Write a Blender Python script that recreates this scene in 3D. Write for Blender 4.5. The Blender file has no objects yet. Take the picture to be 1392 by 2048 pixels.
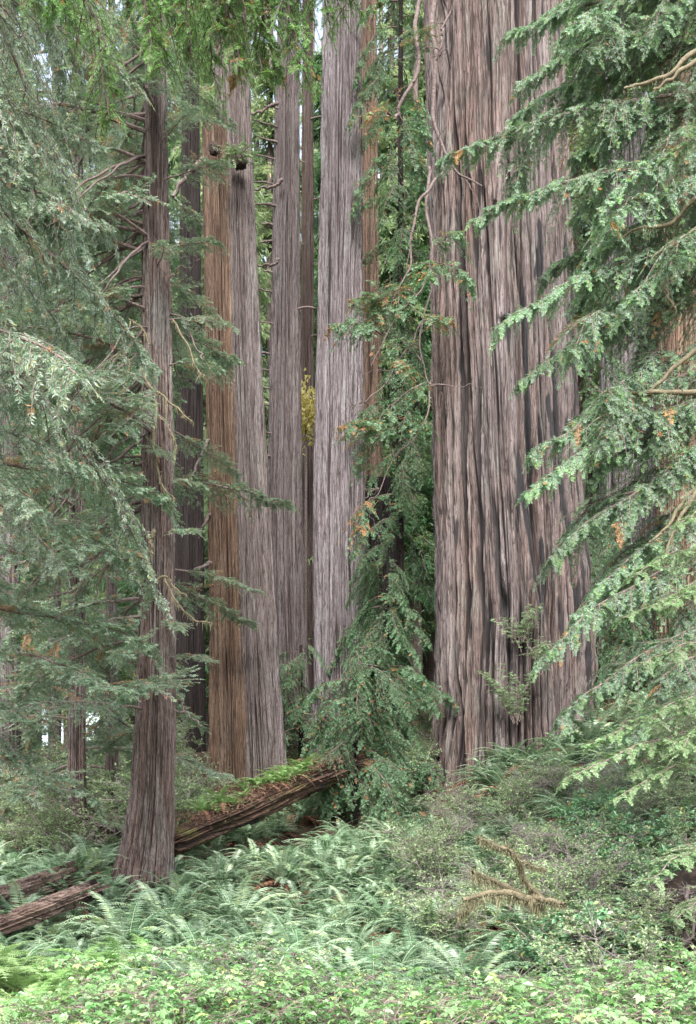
import bpy, math, random
import numpy as np
from mathutils import Vector

sc = bpy.context.scene
R = math.radians

# ------------------------------------------------------------------ camera, sky, sun, exposure
W0, H0 = 1392.0, 2048.0
F = 2088.0                 # focal length in photo pixels (36 mm on a 24 mm wide sensor)
HY = 1720.0                # eye level in the photo
ZC = 1.6                   # eye height above the road
cam = bpy.data.cameras.new('camera'); cam_o = bpy.data.objects.new('camera', cam)
sc.collection.objects.link(cam_o); sc.camera = cam_o
cam.sensor_fit = 'HORIZONTAL'; cam.sensor_width = 24.0; cam.lens = 24.0 * F / W0
cam.shift_y = (HY - H0 / 2) / W0
cam.clip_start = 0.1; cam.clip_end = 2000
cam_o.location = (0, 0, ZC); cam_o.rotation_euler = (R(90), 0, 0)

SUN_EL, SUN_AZ = 46.0, 180.0            # behind the camera; azimuth clockwise from +Y
wd = bpy.data.worlds.new('World'); sc.world = wd; wd.use_nodes = True
wn = wd.node_tree.nodes; wl = wd.node_tree.links
sky = wn.new('ShaderNodeTexSky'); sky.sky_type = 'NISHITA'; sky.sun_disc = False
sky.sun_elevation = R(SUN_EL); sky.sun_rotation = R(SUN_AZ)
sky.air_density = 1.0; sky.dust_density = 3.0; sky.ozone_density = 1.0
hz_ = wn.new('ShaderNodeHueSaturation'); hz_.inputs['Saturation'].default_value = .55; hz_.inputs['Value'].default_value = 1.0   # a thinly overcast sky
wl.new(sky.outputs[0], hz_.inputs['Color']); wl.new(hz_.outputs[0], wn['Background'].inputs[0]); wn['Background'].inputs[1].default_value = 0.15
sun = bpy.data.lights.new('sun', 'SUN'); sun.energy = 1.8; sun.angle = R(25); sun.color = (1, .975, .95)
sun_o = bpy.data.objects.new('sun', sun); sc.collection.objects.link(sun_o)
sd = Vector((math.sin(R(SUN_AZ)) * math.cos(R(SUN_EL)), math.cos(R(SUN_AZ)) * math.cos(R(SUN_EL)), math.sin(R(SUN_EL))))
sun_o.rotation_euler = sd.to_track_quat('Z', 'Y').to_euler(); sun_o.location = (0, -20, 40)
sc.view_settings.view_transform = 'Standard'; sc.view_settings.look = 'None'
sc.view_settings.exposure = 2.08; sc.view_settings.gamma = 1.0
sc.cycles.max_bounces = 6; sc.cycles.diffuse_bounces = 4; sc.cycles.glossy_bounces = 2
sc.cycles.transmission_bounces = 4; sc.cycles.transparent_max_bounces = 4
sc.cycles.use_adaptive_sampling = True; sc.cycles.adaptive_threshold = 0.02
sc.cycles.use_denoising = True; sc.cycles.denoising_prefilter = 'NONE'; sc.render.filter_size = 1.0

# ------------------------------------------------------------------ small helpers
def at(px, py, Y): return np.array(((px - W0 / 2) / F * Y, Y, ZC + (HY - py) / F * Y))
def X(px, Y): return (px - W0 / 2) / F * Y
def Zp(py, Y): return ZC + (HY - py) / F * Y
def nrm(v): return v / np.maximum(np.linalg.norm(v, axis=-1, keepdims=True), 1e-9)
UP = np.array((0, 0, 1.0))

_rp = np.random.default_rng(5)
PERM = _rp.permutation(512); GA = _rp.uniform(0, 2 * np.pi, 512)
def pn(x, y, per=None, seed=0):
    """gradient noise, periodic in x when per is given; about -0.7..0.7"""
    xi = np.floor(x).astype(int); yi = np.floor(y).astype(int); fx = x - xi; fy = y - yi
    def g(ix, iy, dx, dy):
        if per: ix = ix % per
        h = PERM[(PERM[(ix + 57 * seed) % 512] + iy) % 512]
        a = GA[h]; return np.cos(a) * dx + np.sin(a) * dy
    u = fx * fx * fx * (fx * (fx * 6 - 15) + 10); v = fy * fy * fy * (fy * (fy * 6 - 15) + 10)
    a = g(xi, yi, fx, fy); b = g(xi + 1, yi, fx - 1, fy); c = g(xi, yi + 1, fx, fy - 1); d = g(xi + 1, yi + 1, fx - 1, fy - 1)
    return (a * (1 - u) + b * u) * (1 - v) + (c * (1 - u) + d * u) * v

def spline(P, n):
    P = np.asarray(P, float)
    if len(P) < 3: P = np.array([P[0], (P[0] + P[-1]) / 2, P[-1]])
    Q = np.vstack([2 * P[0] - P[1], P, 2 * P[-1] - P[-2]])
    t = np.linspace(0, len(P) - 1 - 1e-6, n); i = t.astype(int); f = (t - i)[:, None]
    p0, p1, p2, p3 = Q[i], Q[i + 1], Q[i + 2], Q[i + 3]
    return .5 * ((2 * p1) + (p2 - p0) * f + (2 * p0 - 5 * p1 + 4 * p2 - p3) * f ** 2 + (3 * p1 - p0 - 3 * p2 + p3) * f ** 3)

class G:
    """collects quads; build() links them as ONE mesh object"""
    def __init__(s): s.V = []; s.Q = []; s.M = []; s.A = []; s.n = 0
    def add(s, V, Q, m=0, t=.5):
        V = np.asarray(V, float).reshape(-1, 3); Q = np.asarray(Q, int).reshape(-1, 4)
        if not len(Q): return s
        s.V.append(V); s.Q.append(Q + s.n); s.n += len(V)
        s.M.append(np.full(len(Q), m)); s.A.append(np.broadcast_to(np.asarray(t, float), (len(V),)))
        return s
    def mesh(s, name, mats, smooth=False, extra=None):
        V = np.vstack(s.V).astype(np.float32); Q = np.vstack(s.Q).astype(np.int32); n = len(Q)
        me = bpy.data.meshes.new(name)
        me.vertices.add(len(V)); me.vertices.foreach_set('co', V.ravel())
        me.loops.add(4 * n); me.loops.foreach_set('vertex_index', Q.ravel())
        me.polygons.add(n); me.polygons.foreach_set('loop_start', np.arange(0, 4 * n, 4, dtype=np.int32))
        me.polygons.foreach_set('loop_total', np.full(n, 4, np.int32))
        me.polygons.foreach_set('material_index', np.concatenate(s.M).astype(np.int32))
        me.polygons.foreach_set('use_smooth', np.full(n, smooth))
        for m in mats if isinstance(mats, (list, tuple)) else [mats]: me.materials.append(m)
        ex = dict(extra or {}); ex['tint'] = np.concatenate(s.A)
        for k, v in ex.items():
            a = me.attributes.new(k, 'FLOAT', 'POINT'); a.data.foreach_set('value', np.asarray(v, np.float32))
        me.update(); me.validate()
        return me
    def build(s, name, mats, parent=None, smooth=False, extra=None):
        return link(name, s.mesh(name, mats, smooth, extra), parent)

def link(name, me, parent=None):
    o = bpy.data.objects.new(name, me); sc.collection.objects.link(o)
    if parent is not None: o.parent = parent
    return o
def tag(o, label, cat, group=None):
    o['label'] = label; o['category'] = cat
    if group: o['group'] = group
    return o
def thing(name, label, cat, loc=(0, 0, 0), group=None, rz=0):
    o = link(name, None); o.location = tuple(loc); o.rotation_euler = (0, 0, rz)
    return tag(o, label, cat, group)
def copy_tree(o, parent=None):
    c = o.copy(); sc.collection.objects.link(c)
    if parent is not None: c.parent = parent
    for ch in list(o.children): copy_tree(ch, c)
    return c

def tube(P, rad, n=6):
    P = np.asarray(P, float); k = len(P); T = nrm(np.gradient(P, axis=0))
    ref = np.array((0.31, .17, .94)) if abs(T[0][2]) < .8 else np.array((.94, .2, .1))
    S = nrm(np.cross(T, ref)); N = np.cross(S, T); a = np.linspace(0, 2 * np.pi, n, endpoint=False)
    rad = np.broadcast_to(rad, (k,))
    V = P[:, None] + rad[:, None, None] * (np.cos(a)[None, :, None] * S[:, None] + np.sin(a)[None, :, None] * N[:, None])
    i = np.arange(k - 1)[:, None] * n; j = np.arange(n)[None]; j2 = (j + 1) % n
    return V.reshape(-1, 3), np.stack([i + j, i + j2, i + n + j2, i + n + j], -1).reshape(-1, 4)
def prisms(A, B, ra, rb):
    A = A.reshape(-1, 3); B = B.reshape(-1, 3); D = nrm(B - A)
    S = nrm(np.cross(D, np.array((.3, .2, .93)))); N = np.cross(S, D); vs = []
    for P, r in ((A, ra), (B, rb)):
        r = np.broadcast_to(np.asarray(r, float).reshape(-1), (len(A),))[:, None]
        for k in range(3): vs.append(P + r * (math.cos(k * 2.0944) * S + math.sin(k * 2.0944) * N))
    V = np.stack(vs, 1); b = np.arange(len(A))[:, None, None] * 6
    q = np.array([[0, 1, 4, 3], [1, 2, 5, 4], [2, 0, 3, 5]])[None]
    return V.reshape(-1, 3), (b + q).reshape(-1, 4)
def leafq(P, D, N, L, Wd, mid=.45, droop=.12):
    P = P.reshape(-1, 3); D = nrm(D.reshape(-1, 3)); N = np.broadcast_to(np.asarray(N, float).reshape(-1, 3), P.shape)
    L = np.broadcast_to(np.asarray(L, float).reshape(-1), (len(P),))[:, None]; Wd = np.broadcast_to(np.asarray(Wd, float).reshape(-1), (len(P),))[:, None]
    S = nrm(np.cross(D, N)); N2 = np.cross(S, D); M = P + D * L * mid + N2 * Wd * .15
    V = np.stack([P, M + S * Wd / 2, P + D * L - N2 * L * droop, M - S * Wd / 2], 1)
    return V.reshape(-1, 3), np.arange(4 * len(P)).reshape(-1, 4)

# ------------------------------------------------------------------ materials
def new_mat(name):
    m = bpy.data.materials.new(name); m.use_nodes = True; n = m.node_tree.nodes; n.clear()
    return m, n, m.node_tree.links
def ramp(n, stops):
    r = n.new('ShaderNodeValToRGB'); e = r.color_ramp.elements
    while len(e) < len(stops): e.new(.5)
    for el, (p, c) in zip(e, stops): el.position = p; el.color = (*c, 1)
    return r
def mix(n, l, f, a, b, typ='MIX'):
    m = n.new('ShaderNodeMix'); m.data_type = 'RGBA'; m.blend_type = typ
    for s, v in ((m.inputs[0], f), (m.inputs[6], a), (m.inputs[7], b)):
        if hasattr(v, 'is_linked') or hasattr(v, 'links'): l.new(v, s)
        elif isinstance(v, (int, float)): s.default_value = v
        else: s.default_value = (*v, 1)
    return m.outputs[2]
def attr(n, name):
    a = n.new('ShaderNodeAttribute'); a.attribute_name = name; return a.outputs['Fac']
def noise(n, l, scale, detail=4, rough=.6, vec=None, stretch=None, w=None):
    t = n.new('ShaderNodeTexNoise'); t.inputs['Scale'].default_value = scale; t.inputs['Detail'].default_value = detail
    t.inputs['Roughness'].default_value = rough
    c = n.new('ShaderNodeTexCoord')
    mp = n.new('ShaderNodeMapping'); mp.inputs['Scale'].default_value = stretch or (1, 1, 1)
    l.new(c.outputs['Object'], mp.inputs[0]); l.new(mp.outputs[0], t.inputs['Vector'])
    return t.outputs['Fac']
def leaf_mat(name, stops, rough=.42, spec=.5, trans=.3, tcol=(.16, .26, .05), var=.25):
    m, n, l = new_mat(name)
    r = ramp(n, stops); l.new(attr(n, 'tint'), r.inputs[0])
    oi = n.new('ShaderNodeObjectInfo'); hs = n.new('ShaderNodeHueSaturation')
    mr = n.new('ShaderNodeMapRange'); mr.inputs[3].default_value = 1 - var; mr.inputs[4].default_value = 1 + var
    l.new(oi.outputs['Random'], mr.inputs[0]); l.new(mr.outputs[0], hs.inputs['Value']); l.new(r.outputs[0], hs.inputs['Color'])
    b = n.new('ShaderNodeBsdfPrincipled'); b.inputs['Roughness'].default_value = rough; b.inputs['Specular IOR Level'].default_value = spec
    l.new(hs.outputs[0], b.inputs['Base Color'])
    t = n.new('ShaderNodeBsdfTranslucent'); l.new(mix(n, l, .5, hs.outputs[0], tcol), t.inputs[0])
    ms = n.new('ShaderNodeMixShader'); ms.inputs[0].default_value = trans
    l.new(b.outputs[0], ms.inputs[1]); l.new(t.outputs[0], ms.inputs[2])
    o = n.new('ShaderNodeOutputMaterial'); l.new(ms.outputs[0], o.inputs[0])
    return m
def bark_mat(name, ridge, ridge2, furrow, lichen=(.22, .25, .2), lich=.35, fibre=14.0, bump=.8, tan=None):
    m, n, l = new_mat(name)
    fib = noise(n, l, fibre, 5, .7, stretch=(1, 1, .045))
    fine = noise(n, l, fibre * 3.2, 4, .7, stretch=(1, 1, .11))
    strip = noise(n, l, fibre * .42, 2, .5, stretch=(1, 1, .02))
    big = noise(n, l, .55, 3, .55, stretch=(1, 1, .25))
    mid = noise(n, l, 3.2, 5, .7, stretch=(1, 1, .22))
    pit = noise(n, l, fibre * 1.9, 3, .6, stretch=(1, 1, .38))
    rs = ramp(n, [(.32, (0, 0, 0)), (.68, (1, 1, 1))]); l.new(strip, rs.inputs[0])
    c = mix(n, l, rs.outputs[0], ridge, ridge2)
    rb = ramp(n, [(.35, (0, 0, 0)), (.68, (1, 1, 1))]); l.new(big, rb.inputs[0])
    c = mix(n, l, rb.outputs[0], c, mix(n, l, .55, c, furrow if tan is None else tan))
    rl = ramp(n, [(.50, (0, 0, 0)), (.66, (lich,) * 3)]); l.new(mid, rl.inputs[0])
    c = mix(n, l, rl.outputs[0], c, lichen)
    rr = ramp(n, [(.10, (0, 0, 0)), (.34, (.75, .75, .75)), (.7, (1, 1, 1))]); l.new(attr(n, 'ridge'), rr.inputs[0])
    c = mix(n, l, rr.outputs[0], furrow, c)  # near-black furrow tone holds recess shade as well as inner bark
    rf = ramp(n, [(.36, (.58, .54, .52)), (.57, (1.15, 1.15, 1.15))]); l.new(fib, rf.inputs[0])
    c = mix(n, l, .85, c, rf.outputs[0], 'MULTIPLY')
    rg_ = ramp(n, [(.39, (.66, .63, .62)), (.56, (1.12, 1.12, 1.12))]); l.new(fine, rg_.inputs[0])
    c = mix(n, l, .8, c, rg_.outputs[0], 'MULTIPLY')
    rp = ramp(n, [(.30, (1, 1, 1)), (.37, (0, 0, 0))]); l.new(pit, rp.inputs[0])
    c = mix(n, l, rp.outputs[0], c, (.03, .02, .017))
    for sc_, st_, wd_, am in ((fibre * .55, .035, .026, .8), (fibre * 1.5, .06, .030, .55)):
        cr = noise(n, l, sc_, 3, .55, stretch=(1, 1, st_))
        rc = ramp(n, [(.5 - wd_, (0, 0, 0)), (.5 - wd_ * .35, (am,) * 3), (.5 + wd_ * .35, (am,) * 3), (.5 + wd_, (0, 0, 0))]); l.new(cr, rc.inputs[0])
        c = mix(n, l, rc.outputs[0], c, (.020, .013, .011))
    c = mix(n, l, attr(n, 'char'), c, (.012, .012, .014))  # blackens charred bark and painted-in shade alike
    b = n.new('ShaderNodeBsdfPrincipled'); b.inputs['Roughness'].default_value = .85; b.inputs['Specular IOR Level'].default_value = .25
    l.new(c, b.inputs['Base Color'])
    ad = n.new('ShaderNodeMath'); ad.operation = 'ADD'; l.new(fib, ad.inputs[0]); l.new(fine, ad.inputs[1])
    bp = n.new('ShaderNodeBump'); bp.inputs['Strength'].default_value = bump; bp.inputs['Distance'].default_value = .045
    l.new(ad.outputs[0], bp.inputs['Height']); l.new(bp.outputs[0], b.inputs['Normal'])
    o = n.new('ShaderNodeOutputMaterial'); l.new(b.outputs[0], o.inputs[0])
    return m
def wood_mat(name, c1, c2, scale=9, stretch=(1, 1, 1), rough=.85, c3=None):
    m, n, l = new_mat(name)
    f = noise(n, l, scale, 5, .65, stretch=stretch); r = ramp(n, [(.35, c1), (.65, c2)]); l.new(f, r.inputs[0]); c = r.outputs[0]
    if c3 is not None:
        f2 = noise(n, l, scale * .25, 3, .6); r2 = ramp(n, [(.52, (0, 0, 0)), (.62, (1, 1, 1))]); l.new(f2, r2.inputs[0]); c = mix(n, l, r2.outputs[0], c, c3)
    b = n.new('ShaderNodeBsdfPrincipled'); b.inputs['Roughness'].default_value = rough; b.inputs['Specular IOR Level'].default_value = .25
    l.new(c, b.inputs['Base Color'])
    bp = n.new('ShaderNodeBump'); bp.inputs['Strength'].default_value = .5; bp.inputs['Distance'].default_value = .02
    l.new(f, bp.inputs['Height']); l.new(bp.outputs[0], b.inputs['Normal'])
    o = n.new('ShaderNodeOutputMaterial'); l.new(b.outputs[0], o.inputs[0])
    return m

DEAD = (.30, .13, .045)
M = {}
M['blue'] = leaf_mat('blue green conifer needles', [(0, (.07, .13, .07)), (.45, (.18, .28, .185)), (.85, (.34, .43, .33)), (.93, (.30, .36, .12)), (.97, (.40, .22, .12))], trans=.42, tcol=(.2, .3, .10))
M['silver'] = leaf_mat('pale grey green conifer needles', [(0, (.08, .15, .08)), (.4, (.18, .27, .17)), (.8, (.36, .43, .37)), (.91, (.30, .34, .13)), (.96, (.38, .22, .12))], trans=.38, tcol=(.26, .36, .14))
M['green'] = leaf_mat('glossy redwood needles', [(0, (.030, .085, .026)), (.26, (.075, .18, .060)), (.50, (.30, .40, .36)), (.62, (.26, .38, .28)), (.72, (.15, .29, .14)), (.86, (.18, .36, .12)), (.945, (.24, .39, .13)), (.975, (.46, .24, .09))], rough=.36, spec=.6, trans=.33, tcol=(.2, .36, .07))  # silvery middle stops paint sky highlights into the needle colour
M['needle'] = leaf_mat('bright spruce needles', [(0, (.035, .11, .022)), (.5, (.09, .22, .05)), (.9, (.20, .37, .11)), (.96, DEAD)], trans=.45, tcol=(.27, .46, .10))
M['pale'] = leaf_mat('pale hemlock needles', [(0, (.09, .20, .06)), (.5, (.19, .34, .13)), (.95, (.32, .45, .25))], trans=.35)
M['mid'] = leaf_mat('deep green conifer sprays', [(0, (.032, .09, .034)), (.5, (.085, .19, .085)), (.9, (.17, .28, .16)), (.96, (.34, .17, .07))], trans=.35, tcol=(.2, .34, .08))
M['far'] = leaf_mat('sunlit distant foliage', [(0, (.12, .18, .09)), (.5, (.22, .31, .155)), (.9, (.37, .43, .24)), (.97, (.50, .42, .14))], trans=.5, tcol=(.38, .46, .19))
M['yellow'] = leaf_mat('yellow maple leaves', [(0, (.40, .34, .12)), (1, (.66, .60, .28))], trans=.5, tcol=(.6, .5, .05))
M['fern'] = leaf_mat('sword fern green', [(0, (.045, .10, .04)), (.45, (.135, .225, .125)), (.85, (.29, .38, .26)), (1, (.31, .40, .19))], rough=.36, spec=.55, trans=.22)
M['fern_dead'] = leaf_mat('dead fern brown', [(0, (.13, .065, .042)), (1, (.31, .17, .11))], rough=.8, spec=.2, trans=.1, tcol=(.2, .09, .03))
M['lady'] = leaf_mat('lady fern light green', [(0, (.10, .21, .05)), (.6, (.21, .36, .12)), (1, (.34, .46, .22))], trans=.4, tcol=(.3, .45, .1))
M['berry'] = leaf_mat('bramble leaves light green', [(0, (.05, .15, .035)), (.35, (.13, .28, .08)), (.68, (.22, .37, .17)), (.90, (.29, .43, .18)), (1, (.46, .54, .15))], rough=.34, spec=.6, trans=.35, tcol=(.24, .42, .11), var=.3)
M['huckle'] = leaf_mat('huckleberry leaves', [(0, (.15, .25, .09)), (.6, (.30, .41, .20)), (.95, (.46, .53, .33)), (1, (.5, .26, .07))], trans=.4)
M['salal'] = leaf_mat('glossy dark green leaves', [(0, (.07, .18, .07)), (.8, (.18, .34, .18)), (1, (.42, .25, .07))], rough=.3, spec=.6, trans=.2)
M['moss'] = leaf_mat('ochre hanging moss', [(0, (.08, .075, .045)), (.5, (.155, .142, .085)), (1, (.27, .25, .16))], rough=.9, spec=.1, trans=.2, tcol=(.25, .22, .08))
M['litter'] = leaf_mat('leaf litter', [(0, (.05, .028, .016)), (.6, (.14, .075, .04)), (.9, (.24, .13, .05)), (1, (.3, .26, .06))], rough=.85, spec=.2, trans=.05)
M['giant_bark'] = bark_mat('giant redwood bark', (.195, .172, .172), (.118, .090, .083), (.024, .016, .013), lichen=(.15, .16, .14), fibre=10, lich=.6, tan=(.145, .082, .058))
M['tan_bark'] = bark_mat('tan stripped bark', (.215, .148, .102), (.135, .083, .054), (.034, .020, .014), lichen=(.18, .155, .125), lich=.4, fibre=19)
M['grey_bark'] = bark_mat('grey redwood bark', (.180, .158, .160), (.115, .092, .088), (.028, .019, .016), fibre=19, lichen=(.165, .17, .155), lich=.5)
M['warm_bark'] = bark_mat('warm grey redwood bark', (.178, .158, .158), (.115, .093, .088), (.028, .019, .016), fibre=19, lichen=(.165, .165, .15), lich=.5, tan=(.145, .112, .096))
M['pale_bark'] = bark_mat('silvery lavender bark', (.25, .225, .24), (.165, .140, .147), (.045, .034, .032), fibre=17, lichen=(.20, .21, .20), lich=.5)
M['red_bark'] = bark_mat('reddish young bark', (.215, .188, .178), (.125, .092, .080), (.034, .019, .015), fibre=24, lichen=(.195, .20, .19), lich=.75, tan=(.145, .080, .062))
M['brown_bark'] = bark_mat('dark brown bark', (.115, .085, .074), (.07, .047, .038), (.022, .014, .011), fibre=16, lich=.3, lichen=(.12, .12, .10))
M['char_bark'] = bark_mat('charred bark', (.028, .021, .020), (.016, .012, .012), (.009, .007, .006), fibre=14, lich=.1, lichen=(.04, .036, .032))
M['twig'] = wood_mat('twig wood', (.10, .07, .06), (.21, .165, .15), 25)
M['greytwig'] = wood_mat('grey brush twigs', (.11, .09, .085), (.24, .205, .195), 25)
M['limb'] = wood_mat('limb bark', (.06, .044, .039), (.17, .132, .122), 22)
M['mosslimb'] = wood_mat('mossy limb bark', (.085, .07, .045), (.17, .145, .09), 14)
M['darklimb'] = wood_mat('dark limb bark', (.06, .042, .036), (.13, .095, .085), 14)
M['soil'] = wood_mat('forest soil', (.028, .018, .012), (.085, .055, .035), 3, c3=(.05, .065, .022))
M['rootsoil'] = wood_mat('root bank soil', (.014, .010, .008), (.05, .032, .024), 12)

# ------------------------------------------------------------------ the ground
CP = []   # x, y, z of the ground, read off the photo
def gp(px, py, Y, dz=0): p = at(px, py, Y); CP.append((p[0], p[1], p[2] - dz))
for x in (-8, -3, 3, 8):
    for y, z in ((-6, 0), (0, 0), (4, 0), (7.5, .05)): CP.append((x, y, z))
for px in (0, 350, 700, 1050): gp(px, 1905, 9.5, .55)
gp(1392, 1850, 10, .5)
for a in ((420, 1780, 14, .6), (700, 1765, 14, .65), (1000, 1715, 14, .7), (700, 1665, 18, .6), (500, 1690, 17, .5), (900, 1645, 19, .6), (720, 1610, 22, .6),
          (270, 1770, 15, .05), (60, 1840, 12.5, .3), (100, 1715, 20, .3), (50, 1600, 30, .3), (430, 1560, 26, .1), (380, 1505, 32, 0), (880, 1568, 25.2, .1), (890, 1600, 22.5, .45),
          (1100, 1540, 20, .7), (1060, 1455, 24, .7), (1190, 1405, 26, .6), (1330, 1665, 13, .7), (1330, 1510, 17, .6), (1392, 1390, 21, .7),
          (650, 1470, 31, .2), (250, 1560, 34, 0), (1250, 1300, 34, 0), (1000, 1380, 36, 0)): gp(*a)
for x, y, z in ((-40, 60, 6), (0, 60, 11), (40, 60, 17), (-80, 120, 9), (0, 120, 16), (90, 120, 26), (-40, 20, 0.5), (40, 20, 9), (-60, 0, 0), (60, 0, 3), (0, -30, 0), (-200, 250, 12), (200, 250, 30), (0, 320, 22), (-250, 0, 0), (250, 0, 10)):
    CP.append((x, y, z))
CP = np.array(CP)
def _tk(d2): return np.where(d2 > 1e-12, .5 * d2 * np.log(np.maximum(d2, 1e-12)), 0)
_n = len(CP); _K = _tk(((CP[:, None, :2] - CP[None, :, :2]) ** 2).sum(-1)) + np.eye(_n) * .8
_Pm = np.c_[np.ones(_n), CP[:, :2]]; _A = np.block([[_K, _Pm], [_Pm.T, np.zeros((3, 3))]])
_w = np.linalg.solve(_A, np.r_[CP[:, 2], 0, 0, 0])
def ground(x, y):
    x = np.asarray(x, float); y = np.asarray(y, float); sh = x.shape; q = np.c_[x.ravel(), y.ravel()]; out = np.zeros(len(q))
    for i in range(0, len(q), 20000):
        p = q[i:i + 20000]; out[i:i + 20000] = _tk(((p[:, None] - CP[None, :, :2]) ** 2).sum(-1)) @ _w[:_n] + np.c_[np.ones(len(p)), p] @ _w[_n:]
    out += .10 * pn(q[:, 0] * .7, q[:, 1] * .7, seed=3) + .05 * pn(q[:, 0] * 2.1, q[:, 1] * 2.1, seed=4)
    return out.reshape(sh)
def gz(x, y): return float(ground(np.array([x]), np.array([y]))[0])
u = np.linspace(-1, 1, 181); gx = 320 * np.sinh(4.6 * u) / np.sinh(4.6)
v = np.linspace(0, 1, 200); gy = -30 + 15 + 385 * np.sinh(4.2 * (v - .1)) / np.sinh(4.2 * .9)
XX, YY = np.meshgrid(gx, gy); ZZ = ground(XX, YY)
gi = np.arange(len(gy) - 1)[:, None] * len(gx) + np.arange(len(gx) - 1)[None]
g = G().add(np.stack([XX, YY, ZZ], -1), np.stack([gi, gi + 1, gi + len(gx) + 1, gi + len(gx)], -1))
o = g.build('ground', M['soil'], smooth=True); o['kind'] = 'structure'

rng = np.random.default_rng(11)
# litter on the floor
n = 26000
ly = rng.uniform(6, 36, n); lx = rng.uniform(-1, 1, n) * (ly * .36 + 1)
P = np.stack([lx, ly, ground(lx, ly) + rng.uniform(.01, .05, n)], 1); a = rng.uniform(0, 6.28, n)
D = np.stack([np.cos(a), np.sin(a), rng.normal(.1, .25, n)], 1); N = nrm(np.stack([rng.normal(0, .4, n), rng.normal(0, .4, n), np.ones(n)], 1))
o = G().add(*leafq(P, D, N, rng.uniform(.05, .16, n), rng.uniform(.012, .05, n)), t=np.repeat(rng.random(n), 4)).build('leaf_litter', M['litter']); o['kind'] = 'stuff'

# ------------------------------------------------------------------ trunks
def smooth1(a, k):
    if k < 1: return a
    w = np.exp(-.5 * (np.arange(-3 * k, 3 * k + 1) / k) ** 2); w /= w.sum()
    return np.convolve(np.r_[np.full(3 * k, a[0]), a, np.full(3 * k, a[-1])], w, 'valid')

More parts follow.
